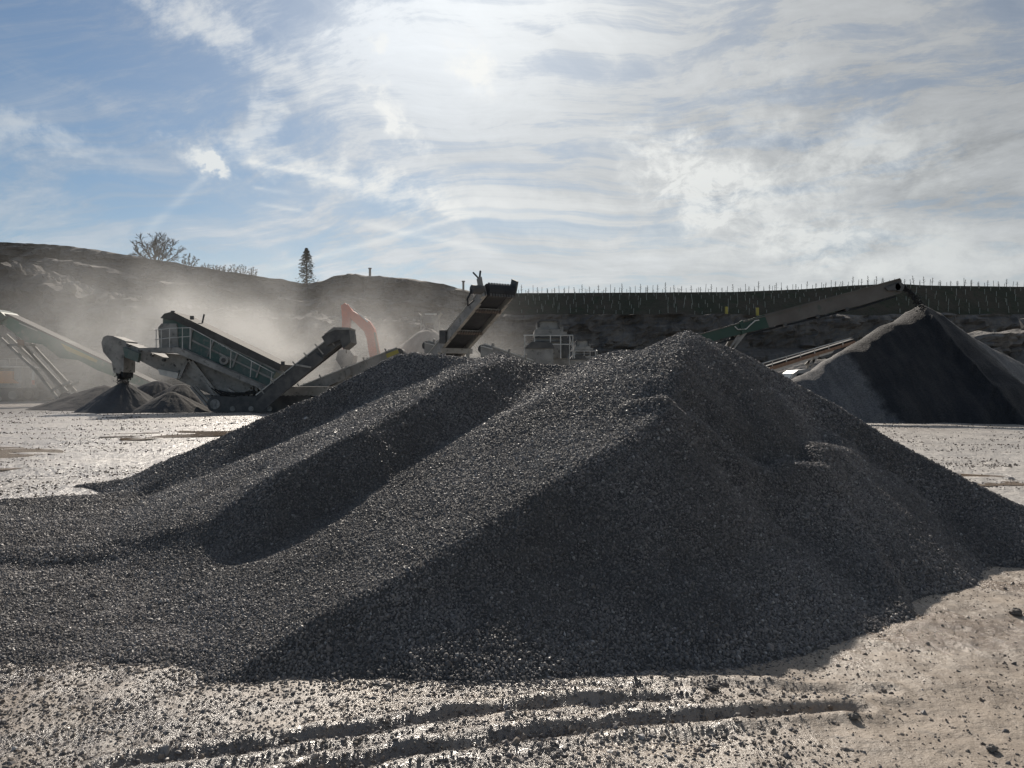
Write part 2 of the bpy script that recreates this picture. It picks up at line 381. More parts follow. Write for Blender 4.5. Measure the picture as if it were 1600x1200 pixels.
# ------------------------------------------------------------------ main heap
A = [(-1.72, 4.14, -.03), (-1.1, 4.62, .26), (-.35, 5.2, .61), (.45, 5.84, 1.0), (1.28, 6.5, 1.42), (1.52, 7.2, 1.84), (1.92, 8.4, 2.26)]
RR = [(1.92, 8.4, 2.26), (2.5, 8.65, 2.05), (3.26, 8.7, 1.65), (4.14, 8.3, 1.03), (4.86, 7.9, .60), (5.3, 7.65, .36), (6.0, 7.3, -.05)]
B = [(-9, 6.9, .10), (-6.5, 7.0, .11), (-4.7, 7.07, .13), (-3.6, 7.2, .19), (-2.73, 6.97, .42), (-2.17, 7.06, .82), (-1.53, 7.63, 1.19), (-1.10, 8.44, 1.48), (-.70, 8.98, 1.74), (-.22, 9.7, 1.93), (.15, 10.4, 1.97)]
C = [(-6.9, 12.3, .05), (-5.9, 11.8, .23), (-4.7, 11.3, .71), (-3.66, 11.0, 1.15), (-2.87, 11.6, 1.52), (-2.39, 11.9, 1.82), (-1.9, 12.0, 2.09), (-1.6, 12.0, 2.17), (-.95, 11.7, 2.10), (-.1, 10.85, 1.99)]
K = [(1.92, 8.4, 2.26), (1.05, 9.7, 2.07), (-.1, 10.85, 1.99), (-1.0, 11.7, 2.08)]
def heap_z(x, y):
    wx = x + .055 * fbm(x * .8, y * .8, 2) + .014 * fbm(x * 4, y * 4, 2); wy = y + .055 * fbm(x * .8 + 50, y * .8, 2) + .014 * fbm(x * 4 + 9, y * 4, 2)
    dA, sA, zA = poly_dist(wx, wy, A); dR, sR, zR = poly_dist(wx, wy, RR)
    dB, sB, zB = poly_dist(wx, wy, B); dC, sC, zC = poly_dist(wx, wy, C); dK, sK, zK = poly_dist(wx, wy, K)
    sl = .79 + .04 * fbm(x * .8, y * .8, 2) + .20 * sstep(np.arctan2(wx - 1.28, 6.5 - wy), -.1, .7) * (wy < 7.5)
    z = np.maximum(zA - sl * dA, zR - .80 * dR); fl_ = .42 * sstep(wx, -1.5, .1); z = np.where(z < fl_, fl_ - (fl_ - z) * .54, z)
    sheet = .294 * (wx + 1.64) + .231 * (wy - 4.2)
    # on the A side of the crest K the sheet stands; behind K and right of A it falls away
    back = sK > 0
    sheet = sheet - np.where(sB > 0, .20 * np.exp(-((dB - .62) / .5) ** 2) * sstep(zB, .12, 1.1), 0)
    sheet = np.where(back & (wy > 7.4), np.minimum(sheet, zK - .7 * dK), sheet)
    sheet = np.where((sA > 0) | (sB < 0) | ((wx < -.95) & (wy > 11)), -9, sheet); sheet = np.where((wx > 1.9), -9, sheet)
    z = smax(z, sheet, .06)
    z = smax(z, 2.24 - np.where(sA > 0, .80, .46) * np.hypot(wx - 1.92, wy - 8.4), .10)
    s2 = .8 + .402 * (wx + 2.17) + .129 * (wy - 7.06)
    s2 = np.where(sB > 0, zB - .82 * dB, np.minimum(s2, zB + .25 * dB))
    s2 = np.where(sC < 0, np.minimum(s2, zC - .7 * dC), s2)
    s2 = np.where(wy > 12.4, -9, s2)
    z = smax(z, s2, .05)
    z = smax(z, zC - np.where(sC > 0, .68, .72) * dC, .05)
    z = smax(z, zB - .82 * dB, .04)
    # the thin apron on the left, pushed flat by wheels
    edge = np.minimum(wy - 4.24 - .10 * np.clip(-2.6 - wx, 0, 9) * .3, (10.6 + .55 * np.clip(wx + 6.9, 0, 3)) - wy)
    edge = np.minimum(edge, -1.25 - wx + 1.9 * np.clip(wy - 4.6, 0, 5))
    lip = .085 * sstep(edge, 0, .5) + .02 * fbm(x * 1.7, y * 3.2, 3) * sstep(edge, 0, .6) - .05
    lip = lip + .075 * sstep(wy, 6.82, 7.02) * sstep(edge, 0, .4) * sstep(wx, -1.8, -3)
    z = smax(z, lip, .05)
    # slump lip below the summit and rills on the faces
    r = np.hypot(wx - 1.92, wy - 8.4); th = np.arctan2(wx - 1.92, 8.4 - wy)
    rim = 1.75 - .25 * sstep(th, -.1, .9) + .13 * fbm(th * 3.2, r * 0 + 3, 3)
    msk = sstep(th, -.62, -.42) * sstep(th, 1.55, 1.2)
    z = z + msk * (.085 * np.exp(-((r - rim - .10) / .14) ** 2) - .10 * np.exp(-((r - rim + .16) / .15) ** 2))
    thick = sstep(z, .05, .35)
    z = z + thick * (.013 * fbm(x * 1.6, y * 1.6, 4) + .006 * fbm(x * 6, y * 6, 3)) + .006 * fbm(x * 11, y * 11, 3)
    z = z + thick * .012 * fbm(th * 7, r * .7, 3) * sstep(r, .3, 1.5) * (sA > 0)
    return z
hx = np.arange(-9.0, 6.4, .026); hy = np.arange(2.5, 15.2, .026)
HX, HY = np.meshgrid(hx, hy); HZ = heap_z(HX, HY)
for _ in range(9):                                    # let sharp creases slump a little
    Zp = np.pad(HZ, 1, mode='edge'); HZ = (Zp[:-2, 1:-1] + Zp[2:, 1:-1] + Zp[1:-1, :-2] + Zp[1:-1, 2:] + 2 * HZ) / 6
HZ = HZ + .005 * fbm(HX * 9, HY * 9, 3) + .007 * fbm(HX * 2.3 + HY * .9, (HY * 2.3 - HX * .9) * .25, 3)
HG = ground_z(HX, HY); keep = HZ > HG - .03
material('gravel_bed', (.06, .057, .055), (.10, .095, .09), .9, 9.0, .012, 55.0, c3=(.045, .043, .042))
heap = grid_mesh('gravel_heap', HX, HY, np.maximum(HZ, HG - .05), 'gravel_bed', keep)
tag(heap, 'large dark heap of wet crushed stone filling the foreground', 'gravel heap')

# stones: instanced crushed-stone shapes on a point cloud
m = bpy.data.materials.new('crushed_stone'); m.use_nodes = True; N = NT(m.node_tree); b = N.n["Principled BSDF"]
rnd = N.new("ShaderNodeObjectInfo").outputs['Random']
cr = N.new("ShaderNodeValToRGB"); N.l.new(rnd, cr.inputs[0]); e = cr.color_ramp.elements
e[0].position = 0; e[0].color = (.118, .111, .108, 1); e[1].position = 1; e[1].color = (.40, .385, .37, 1)
for p_, c_ in ((.35, (.158, .147, .142)), (.75, (.198, .182, .171)), (.96, (.25, .23, .212))):
    q = e.new(p_); q.color = c_ + (1,)
Pw = N.new("ShaderNodeNewGeometry").outputs['Position']                                # damp and dusty patches over the heap
tone = N.m('MULTIPLY_ADD', N.step(N.noise(Pw, .75, 4., .6), .34, .66), .50, .74)
N.l.new(N.scale(cr.outputs[0], tone), b.inputs['Base Color']); b.inputs['Specular IOR Level'].default_value = .45
N.l.new(N.m('MULTIPLY_ADD', N.m('FRACT', N.mul(rnd, 37.7)), .42, .46), b.inputs['Roughness']); MATS['crushed_stone'] = m
def stone_tree(mat):
    t = bpy.data.node_groups.new('stones', 'GeometryNodeTree'); T = NT(t)
    t.interface.new_socket('Geometry', in_out='INPUT', socket_type='NodeSocketGeometry')
    t.interface.new_socket('Geometry', in_out='OUTPUT', socket_type='NodeSocketGeometry')
    gi, go = T.new('NodeGroupInput'), T.new('NodeGroupOutput')
    join = T.new('GeometryNodeGeometryToInstance')
    for k in range(6):
        ico = T.new('GeometryNodeMeshIcoSphere'); ico.inputs['Radius'].default_value = 1.0; ico.inputs['Subdivisions'].default_value = 1 if k < 4 else 2
        pos = T.new('GeometryNodeInputPosition')
        off = T.new('ShaderNodeVectorMath', operation='ADD'); T.l.new(pos.outputs[0], off.inputs[0]); off.inputs[1].default_value = (k * 3.1, k * 1.7, 5.0 - k)
        nz = T.new('ShaderNodeTexNoise'); T.l.new(off.outputs[0], nz.inputs['Vector']); nz.inputs['Scale'].default_value = 1.1; nz.inputs['Detail'].default_value = 1.0
        f = T.m('MULTIPLY_ADD', nz.outputs[0], 1.7, .15)
        sc_ = T.new('ShaderNodeVectorMath', operation='SCALE'); T.l.new(pos.outputs[0], sc_.inputs[0]); T.l.new(f, sc_.inputs[3])
        sp = T.new('GeometryNodeSetPosition'); T.l.new(ico.outputs[0], sp.inputs[0]); T.l.new(sc_.outputs[0], sp.inputs['Position'])
        sm = T.new('GeometryNodeSetMaterial'); T.l.new(sp.outputs[0], sm.inputs[0]); sm.inputs['Material'].default_value = mat
        ss = T.new('GeometryNodeSetShadeSmooth'); T.l.new(sm.outputs[0], ss.inputs[0]); ss.inputs['Shade Smooth'].default_value = False
        T.l.new(ss.outputs[0], join.inputs[0])
    iop = T.new('GeometryNodeInstanceOnPoints'); T.l.new(gi.outputs[0], iop.inputs['Points']); T.l.new(join.outputs[0], iop.inputs['Instance'])
    iop.inputs['Pick Instance'].default_value = True
    rv = T.new('FunctionNodeRandomValue', data_type='FLOAT_VECTOR'); rv.inputs[1].default_value = (6.283,) * 3
    T.l.new(rv.outputs[0], iop.inputs['Rotation'])
    at_ = T.new('GeometryNodeInputNamedAttribute', data_type='FLOAT'); at_.inputs[0].default_value = 'size'
    rs = T.new('FunctionNodeRandomValue', data_type='FLOAT_VECTOR'); rs.inputs[0].default_value = (.75, .65, .5); rs.inputs[1].default_value = (1.35, 1.15, .95); rs.inputs['Seed'].default_value = 5
    sv = T.new('ShaderNodeVectorMath', operation='SCALE'); T.l.new(rs.outputs[0], sv.inputs[0]); T.l.new(at_.outputs[0], sv.inputs[3])
    T.l.new(sv.outputs[0], iop.inputs['Scale']); T.l.new(iop.outputs[0], go.inputs[0])
    return t
m2 = MATS['crushed_stone'].copy(); m2.name = 'muddy_stone'; e2 = [n_ for n_ in m2.node_tree.nodes if n_.type == 'VALTORGB'][0].color_ramp.elements
for q_, c_ in zip(e2, ((.11, .092, .078), (.17, .145, .122), (.23, .195, .162), (.29, .25, .21), (.38, .34, .30))): q_.color = c_ + (1,)
STONES = stone_tree(MATS['crushed_stone']); MUDDY = stone_tree(m2); ROCKS = stone_tree(MATS['rubble_rock'])
def stones(name, pts, size, parent=None, tree=None):
    me = bpy.data.meshes.new(name); me.vertices.add(len(pts)); me.vertices.foreach_set('co', pts.astype(np.float32).ravel())
    a = me.attributes.new('size', 'FLOAT', 'POINT'); a.data.foreach_set('value', size.astype(np.float32))
    me.update(); o = bpy.data.objects.new(name, me); col.objects.link(o); o.parent = parent; o['kind'] = 'stuff'
    md = o.modifiers.new('stones', 'NODES'); md.node_group = tree or STONES
    return o
def bil(Zg, x, y):
    u = (x - hx[0]) / .026; v = (y - hy[0]) / .026; i = np.clip(u.astype(int), 0, len(hx) - 2); j = np.clip(v.astype(int), 0, len(hy) - 2); a, b_ = u - i, v - j
    return (Zg[j, i] * (1 - a) + Zg[j, i + 1] * a) * (1 - b_) + (Zg[j + 1, i] * (1 - a) + Zg[j + 1, i + 1] * a) * b_
gyy, gxx = np.gradient(HZ, .026)
def rad(y): return np.clip(.0006 * y + .0032, .0058, .0093)
n = 2200000
x = rng.uniform(hx[0], hx[-1], n); y = rng.uniform(hy[0], hy[-1], n); z = bil(HZ, x, y)
sxx, syy = bil(gxx, x, y), bil(gyy, x, y); area = np.sqrt(1 + sxx ** 2 + syy ** 2)
dens = .80 * area / (1.75 * rad(y)) ** 2; cap = n / ((hx[-1] - hx[0]) * (hy[-1] - hy[0]))
# thinner near the edge of the spread so that the toe frays into single stones
depth = z - bil(HG, x, y); dens *= np.where(depth > .012, 1, np.where(depth > -.012, .5, 0))
facing = (-sxx * (0 - x) - syy * (0 - y) + (EYE - z)) / np.hypot(np.hypot(x, y), EYE - z) / area
ok = (rng.random(n) < dens / cap) & (facing > -.12) & (np.abs(x) < .74 * y + .8)
x, y, z = x[ok], y[ok], z[ok]
s = rad(y) * np.exp(rng.normal(0, .30, len(x))) * (1 + .25 * sstep(bil(HZ, x, y), .30, .02))
print('heap stones', len(x), 'cap', cap)
stones('loose_stone', np.stack([x, y, z + s * .15], -1), s, heap)

# stones trodden into the yard
n = 420000
x = rng.uniform(-5.2, 5.2, n); y = rng.uniform(2.6, 8.2, n)
patch = fbm(x * .8 + 5, y * 1.1, 4) ; fine = fbm(x * 3 + 1, y * 3.4, 3)
hz = bil(HZ, x, y) - bil(HG, x, y)
toe = np.exp(-np.clip(-hz - .02, 0, 1) / .085)
p = .004 + .035 * sstep(patch + .3 * fine, .15, .55) + .80 * toe ** 1.5
mid = np.exp(-((x - .1) / 1.5) ** 2) * sstep(y, 4.4, 3.5)
p = p + .34 * mid * sstep(fine, -.45, .30) + .14 * sstep(x, -1.0, -2.4) * sstep(patch, .0, .4)
p = p * (1 - .85 * sstep(x + .5 * patch, .9, 1.8) * sstep(y, 3.0, 3.4))
for pts_, _ in RUTS:                                   # grit kicked up along the ruts
    dr_, _, _ = poly_dist(x, y, pts_); p = p + .22 * np.exp(-((dr_ - .08) / .10) ** 2) * sstep(fine, -.4, .4)
ok = (rng.random(n) < p * .75) & (hz < .03) & (np.abs(x) < .74 * y + .5)
x, y = x[ok], y[ok]; s = .0040 * np.exp(rng.normal(0, .42, len(x))) * (1 + .7 * toe[ok])
print('yard stones', len(x))
wetm = rng.random(len(x)) < np.clip(.8 * np.exp(-((x - .0) / 1.7) ** 2) + .35 * (x < -1), 0, .85)
for sel, tr_, lb_ in ((~wetm, MUDDY, 'mud-coated stones trodden into the yard'), (wetm, STONES, 'wet dark stones strewn along the churned strip')):
    stones('scattered_stone', np.stack([x[sel], y[sel], bil(HG, x[sel], y[sel]) - s[sel] * .15], -1), s[sel], None, tr_)['label'] = lb_
n = 60000
y = 9 * (46 / 9) ** rng.random(n); x = rng.uniform(-1, 1, n) * (.72 * y + 1)
hz = heap_z(x, y); ok = (hz < .02) & (sstep(fbm(x * .3, y * .8, 4), -.3, .35) > rng.random(n)) & (np.abs(x) > 2.2)
x, y = x[ok], y[ok]; s = (.008 + .00042 * y) * np.exp(rng.normal(0, .35, len(x)))
stones('scattered_stone', np.stack([x, y, ground_z(x, y) - s * .2], -1), s, None, MUDDY)['label'] = 'loose stones strewn over the far wet yard'

# lumps lying on the mud
def lump(px, py, r, seed, label):
    d = FPX * EYE / (py - 600); c = at(px, py, d); rr = np.random.default_rng(seed)
    mb = MB(); nu, nv = 12, 7
    for j in range(nv + 1):
        ph = math.pi * j / nv
        for i in range(nu):
            th = 2 * math.pi * i / nu; k = r * (.75 + .5 * rr.random())
            mb.v.append(Vector((c.x + k * 1.35 * math.sin(ph) * math.cos(th), c.y + k * math.sin(ph) * math.sin(th), float(ground_z(np.array(c.x), np.array(c.y))) + .55 * r + k * .8 * math.cos(ph))))
    for j in range(nv):
        for i in range(nu): mb.f.append((j * nu + i, j * nu + (i + 1) % nu, (j + 1) * nu + (i + 1) % nu, (j + 1) * nu + i))
    tag(mb.build('stone_lump', 'clod'), label, 'rock')
lump(1334, 1128, .020, 1, 'dark muddy lump at the end of the lower wheel rut')
lump(1588, 960, .034, 2, 'dark stone lying on bare mud near the foot of the heap')
lump(1112, 1082, .026, 3, 'mud clod beside the upper wheel rut below the dark face')
lump(1550, 1172, .018, 4, 'muddy clump among scattered stones in the near corner')

# puddles
def puddle(px0, px1, py0, py1, seed, label):
    d0, d1 = FPX * EYE / (py1 - 600), FPX * EYE / (py0 - 600); yc, ry = (d0 + d1) / 2, (d1 - d0) / 2
    xc, rx = (px0 + px1 - 1600) / 2 / FPX * yc, (px1 - px0) / 2 / FPX * yc
    rr = np.random.default_rng(seed); ph = rr.random(6) * 6.28
    v = [(xc, yc, 0)]; n_ = 72
    for i in range(n_):
        t = 2 * math.pi * i / n_; k = 1 + sum(.22 / (j + 1) * math.sin((j + 1) * 1.7 * 0 + (j + 2) * t + ph[j]) for j in range(6))
        v.append((xc + rx * k * math.cos(t), yc + ry * k * math.sin(t), 0))
    zz = float(np.quantile(ground_z(np.array([q[0] for q in v]), np.array([q[1] for q in v])), .62)) + .002
    mb = MB(); mb.v = [Vector((a, b2, zz)) for a, b2, _ in v]; mb.f = [(0, 1 + i, 1 + (i + 1) % n_) for i in range(n_)]
    o = mb.build('puddle_water', 'muddy_water'); o['kind'] = 'structure'; o['label'] = label
material('muddy_water', (.27, .20, .145), (.30, .23, .165), .06, .5, .0015, 6.0)
puddle(-130, 85, 698, 722, 1, 'brown puddle of muddy water'); puddle(-60, 30, 724, 738, 2, 'small brown puddle')
puddle(230, 362, 672, 688, 3, 'brown puddle beside the heap'); puddle(160, 240, 679, 685, 5, 'thin brown puddle')
puddle(1470, 1600, 742, 760, 4, 'shallow brown puddle beyond the heap')

# ------------------------------------------------------------------ quarry walls
def skyz(px_pts, d):
    a = np.array(px_pts, float); X = (a[:, 0] - 800) / FPX * d; Zs = EYE + (600 - a[:, 1]) / FPX * d
    return lambda x: np.interp(x, X, Zs)
def terrain(name, xs, rows, mat):
    """rows: list of (y(x), z(x), segments, roughness) anchors from toe to back"""
    Ys, Zs, Am, Wy, Wz = [], [], [], [], []
    for (y0, z0, _, _), (y1, z1, nseg, am) in zip(rows[:-1], rows[1:]):
        for k in range(nseg):
            t = k / nseg; Ys.append(y0 + (y1 - y0) * t); Zs.append(z0 + (z1 - z0) * t); Am.append(np.full(xs.shape, am * (1 if 0 < k else .5))); ln_ = np.hypot(y1 - y0, z1 - z0) + 1e-6; Wy.append(np.abs(z1 - z0) / ln_ + 0 * xs); Wz.append(np.abs(y1 - y0) / ln_ + 0 * xs)
    Ys.append(rows[-1][0]); Zs.append(rows[-1][1]); Am.append(np.full(xs.shape, 0.)); Wy.append(0 * xs); Wz.append(0 * xs)
    Y, Z, Am = np.array(Ys), np.array(Zs), np.array(Am); X = np.broadcast_to(xs, Y.shape).copy()
    strata = np.round(Z / 1.3 + .6 * fbm(X * .05, Z * .05, 2)) * .37
    blocky = np.round(2.2 * fbm(X * .16, Z * .10, 4)) * .45
    rough = fbm(X * .35, Z * .5, 5, .6)
    joint = np.abs(fbm(X * .22 + 9, Z * .04, 3)) ** .5
    Wy, Wz = np.array(Wy), np.array(Wz)
    Y = Y + Am * Wy * (rough * 1.3 + blocky * 1.3 + .5 * fbm(X * 1.1, Z * 1.3, 3, .6) + np.sin(strata * 7) * .45 - joint * 1.0 + 1.3 * fbm(X * .045, Z * .03, 3))
    Z = Z + Am * (.12 * rough + Wz * (.5 * fbm(X * .5, Y * .5, 4) - .2))
    o = grid_mesh(name, X, Y, Z, mat, smooth=False); o['kind'] = 'structure'
    return o
xs = np.arange(-150, 6, .45)
zu = skyz([(-900, 352), (-300, 362), (0, 378), (100, 383), (200, 398), (300, 415), (400, 431), (440, 436), (470, 443), (500, 440), (530, 430), (550, 427), (580, 431), (640, 435), (700, 445), (716, 449), (735, 452), (746, 466), (752, 520), (900, 600)], 97.5)(xs)
zu = zu + .12 * fbm(xs * .5, xs * 0, 3)
zl = skyz([(-900, 400), (0, 412), (60, 432), (120, 455), (200, 470), (300, 478), (420, 487), (520, 497), (620, 500), (660, 508), (700, 520), (740, 545), (800, 598)], 80)(xs)
zl = np.minimum(zl + .5 * fbm(xs * .14, xs * 0 + 4, 4), zu - .3); turn = np.clip(xs + 7, 0, 20) * 1.2
terrain('quarry_face', xs, [(76.5 + turn, xs * 0 - .4, 0, 0), (80 + turn, zl, 30, .9), (91.5 + turn, np.minimum(zl + .3, zu - .2), 22, 1.7), (92.8 + turn, np.minimum(zl + .3, zu - .2) * .5 + zu * .5 + .5 * fbm(xs * .1, xs * 0 + 31, 3), 16, .8), (96.2 + turn, np.minimum(zl + .3, zu - .2) * .48 + zu * .52, 5, .4), (97.5 + turn, zu, 18, .8), (104 + turn, zu + .25, 5, .2), (220 + turn, zu + 10, 6, .3)], 'rock')
xs = np.arange(-14, 190, .5)
zs = skyz([(600, 462), (800, 458), (1000, 457), (1150, 456), (1250, 452), (1330, 446), (1400, 443), (1450, 446), (1600, 448), (2400, 446)], 108.5)(xs)
zb = EYE + 109 / FPX * 102 + .25 * fbm(xs * .2, xs * 0 + 8, 3)
bank_rows = ((104.0, zb + .15), (112.0, zs))
terrain('quarry_face', xs, [(96.0 + 0 * xs, xs * 0 - .4, 0, 0), (99.5 + 0 * xs, zb * .55, 16, .8), (101 + 0 * xs, zb * .58, 3, .25), (102 + 0 * xs, zb, 14, .55), (104 + 0 * xs, zb + .15, 3, .12)], 'rock')
terrain('planted_bank', xs, [(103.9 + 0 * xs, zb + .12, 0, 0), (108.5 + 0 * xs, zs, 16, .04), (112 + 0 * xs, zs + .1, 3, .05), (200 + 0 * xs, zs - 3, 3, .05)], 'bank_soil')
def bank_pt(x, t):
    z0, z1 = np.interp(x, xs, zb) + .13, np.interp(x, xs, zs); return Vector((x, 104 + 4.5 * t, z0 + (z1 - z0) * t))
# rubble slope at the right-hand edge
rx_ = np.arange(20, 70, .4); top = skyz([(1360, 600), (1420, 560), (1480, 528), (1530, 517), (1620, 512), (1900, 505), (2200, 520)], 62)(rx_)
terrain('rubble_slope', rx_, [(57.5 + 0 * rx_, rx_ * 0 - .5, 0, 0), (62 + 0 * rx_, top, 30, .8), (64.5 + 0 * rx_, top * .97, 4, .8), (72 + 0 * rx_, top * .6, 8, .6), (80 + 0 * rx_, rx_ * 0 - 1, 5, .2)], 'rubble_rock')
n = 1500
bx = rng.uniform(22, 66, n); bt = rng.random(n) ** .7; by = 57.3 + 4.9 * bt; bz = bt * np.interp(bx, rx_, top) * .97
stones('scattered_stone', np.stack([bx, by, bz], -1), .20 * np.exp(rng.normal(0, .6, n)), None, ROCKS)['label'] = 'broken rock strewn on the rubble slope'
n = 900
bx = rng.uniform(-75, -8, n); by = rng.uniform(79.5, 91, n); bz = np.interp(bx, np.arange(-150, 6, .45), zl) + .1
stones('scattered_stone', np.stack([bx, by, bz], -1), .13 * np.exp(rng.normal(0, .6, n)), None, ROCKS)['label'] = 'broken rock strewn along the quarry bench'

# ------------------------------------------------------------------ saplings, posts, trees
def tiny(name, mb, mat, p, label, cat, group, master):
    if name not in master: o = mb.build(name, mat); master[name] = o
    else: o = bpy.data.objects.new(name, master[name].data); col.objects.link(o)
    o.location = p; o.rotation_euler = (random.gauss(0, .05), random.gauss(0, .07), random.uniform(0, 6)); tag(o, label, cat, group)
    k = random.choice((random.uniform(.45, .8), random.uniform(.75, 1.15))); o.scale = (1, 1, k)
    return o
mtube = MB().tube((0, 0, -.1), (0, 0, .95), .036, .034, 6)
msap = MB().tube((0, 0, -.1), (0, 0, 1.25), .045, .02, 5)
for k in range(9):
    h_ = .35 + .1 * k; a_ = k * 2.4; msap.tube((0, 0, h_), (.30 * (1.4 - h_) * math.cos(a_), .3 * (1.4 - h_) * math.sin(a_), h_ + .16), .03, .012, 3)
mst = MB().tube((0, 0, -.1), (0, 0, 1.1), .035, .03, 5)
master = {}
px = 815
while px < 1600:
    X = (px - 800) / FPX * 108.5; tiny('sapling', msap, 'bark', bank_pt(X, 1.0) + Vector((0, .3, 0)), 'small bare sapling on the crest of the planted bank', 'sapling', 'saplings on the bank crest', master)
    X2 = X + .62; tiny('stake', mst, 'concrete', bank_pt(X2, .97), 'thin stake on the crest of the planted bank', 'stake', 'stakes on the bank crest', master)
    px += random.uniform(10.5, 17.5)
nt = 0
for row, t in enumerate((.06, .26, .46, .66, .86)):
    px = 812 + (row % 2) * 7
    while px < 1600 and nt < 298:
        if not (1200 < px < 1400 and t < .3) and random.random() > .1:
            X = (px - 800) / FPX * (104 + 4.5 * t)
            tiny('tree_guard', mtube, 'tube_plastic', bank_pt(X + random.uniform(-.3, .3) * (0.2 if px > 1400 else 1), min(.97, t + random.uniform(-.05, .05))), 'pale upright tree guard on the planted bank slope', 'tree guard', 'tree guards on the bank slope', master); nt += 1
        px += random.uniform(12, 16) if px < 1400 else 15.5
for i, (px, py, h_) in enumerate(((1133, 495, .9), (1181, 495, 1.0))):
    p = bank_pt((px - 800) / FPX * 103.5, 0); mb = MB().box(p.x - .17, p.x + .17, 102.7, 103.0, p.z - .3, p.z + h_)
    tag(mb.build('marker_post', 'yellow_paint'), ('yellow marker post on the bench below the bank, farther from the green conveyor', 'yellow marker post on the bench, just above the green conveyor')[i], 'post')
for i, (px, py, h_) in enumerate(((578, 432, 1.1), (724, 451, 1.0))):
    p = at(px, py, 98.5); p.x = (px - 800) / FPX * 98.5; mb = MB().box(p.x - .13, p.x + .13, 98.4, 98.65, p.z - .8, p.z + h_).box(p.x - .2, p.x + .2, 98.35, 98.7, p.z + h_ - .12, p.z + h_)
    tag(mb.build('skyline_post', 'concrete'), ('square post on the rounded hilltop right of the conifer', 'square post at the very end of the quarry hilltop')[i], 'post')

def bare_tree(name, label, base, hw, h_, stems, seed, cat='tree', thick=.12, group=None, twigs=5):
    rd = random.Random(seed); mbT, mbC = MB(), MB()
    def jit(d, k): return (d + Vector((rd.gauss(0, k), rd.gauss(0, k), rd.gauss(0, k * .7)))).normalized()
    def twig(p, d, L, r, lev):
        q = p + d * L; mbC.tube(p, q, r, r * .6, 3, False)
        if lev:
            for _ in range(twigs - 1 if lev > 1 else 2): twig(p.lerp(q, rd.uniform(.3, 1)), jit(d, .42), L * rd.uniform(.5, .75), max(r * .75, .024), lev - 1)
    for i in range(stems):
        th = math.pi * (.12 + .76 * (i + .5 + rd.uniform(-.3, .3)) / stems); k = rd.uniform(.72, .95)
        p0 = base + Vector((hw * .22 * math.cos(th), rd.uniform(-.2, .2), -.35))
        p2 = base + Vector((hw * k * math.cos(th), rd.uniform(-.45, .45) * hw, h_ * k * math.sin(th)))
        p1 = p0.lerp(p2, .5) + Vector((0, 0, -.10 * h_ * abs(math.cos(th)))); prev = p0; n_ = 7; r = thick * rd.uniform(.7, 1)
        for j in range(1, n_ + 1):
            t = j / n_; q = p0 * (1 - t) ** 2 + p1 * 2 * t * (1 - t) + p2 * t * t + Vector((rd.gauss(0, .03), 0, rd.gauss(0, .03))) * hw * .4
            r1 = r * (1 - .82 * t); mbT.tube(prev, q, r * (1 - .82 * (j - 1) / n_), r1, 5, False)
            if j >= 2:
                dd = (q - prev).normalized()
                for _ in range(3): twig(q, jit(dd, .55), hw * .22 * rd.uniform(.6, 1.1), max(r1 * .55, .018), 2)
            prev = q
    o = thing(name, label, cat, base, group); mbT.build('trunk', 'bark', o); mbC.build('crown', 'bark', o)
ZU = skyz([(0, 378), (100, 383), (200, 398), (300, 415), (400, 431), (440, 436), (470, 443), (500, 440)], 97.5)
def brow(px, d): X = (px - 800) / FPX * d; return Vector((X, d, float(ZU((px - 800) / FPX * 97.5)) + .25 * (d - 97.5) / 6.5))
bare_tree('bare_tree', 'broad leafless many-stemmed tree on the hilltop skyline', brow(242, 100), 3.7, 3.3, 11, 3)
bare_tree('bare_tree', 'smaller leafless tree beside the broad bare tree on the skyline', brow(294, 100), 1.25, 1.7, 5, 5, thick=.08)
for i, px in enumerate((322, 338, 352, 366, 380, 395)):
    bare_tree('bare_shrub', ('leafless skyline shrub, first after the smaller bare tree', 'leafless skyline shrub, second after the smaller bare tree', 'leafless skyline shrub, third after the smaller bare tree', 'leafless skyline shrub, third from the hedge end', 'leafless skyline shrub, second from the hedge end', 'pale twiggy shrub at the end of the skyline hedge')[i],
              brow(px, 99.5), .75, (.75, .8, .9, 1.2, 1.35, 1.2)[i], 6, 20 + i, 'shrub', .04, 'shrubs along the skyline', 3)
def conifer(px, d, h_, r_):
    rd = random.Random(4); base = brow(px, d); o = thing('conifer_tree', 'dark narrow conifer standing alone on the hilltop', 'tree', base)
    MB().tube(base - Vector((0, 0, 1)), base + Vector((0, 0, h_)), .14, .03, 7).build('trunk', 'bark', o)
    mb = MB()
    for _ in range(2600):
        t = rd.random() ** .8; z_ = .1 + t * (h_ - .1); a_ = rd.uniform(0, 6.283)
        env = r_ * (1 - t) ** .62 * (.74 + .30 * math.sin(a_ * 3 + z_ * 5) * math.sin(z_ * 7 + a_) + .22 * math.sin(z_ * 13 + a_ * 2)) * (1 if t > .12 else .75)
        r = env * rd.random() ** .45; p = base + Vector((r * math.cos(a_), r * math.sin(a_), z_ - .12 * r))
        s_ = rd.uniform(.06, .15); dd = Vector((math.cos(a_), math.sin(a_), rd.uniform(-.7, .3))) * s_ * 1.5; ee = Vector((-math.sin(a_), math.cos(a_), rd.uniform(-.6, .6))) * s_ * .6
        k = len(mb.v); mb.v += [p - ee, p + dd, p + ee, p - dd * .6]; mb.f.append((k, k + 1, k + 2, k + 3))
    mb.build('crown', 'needles', o)
conifer(479, 101, 4.9, 1.7)

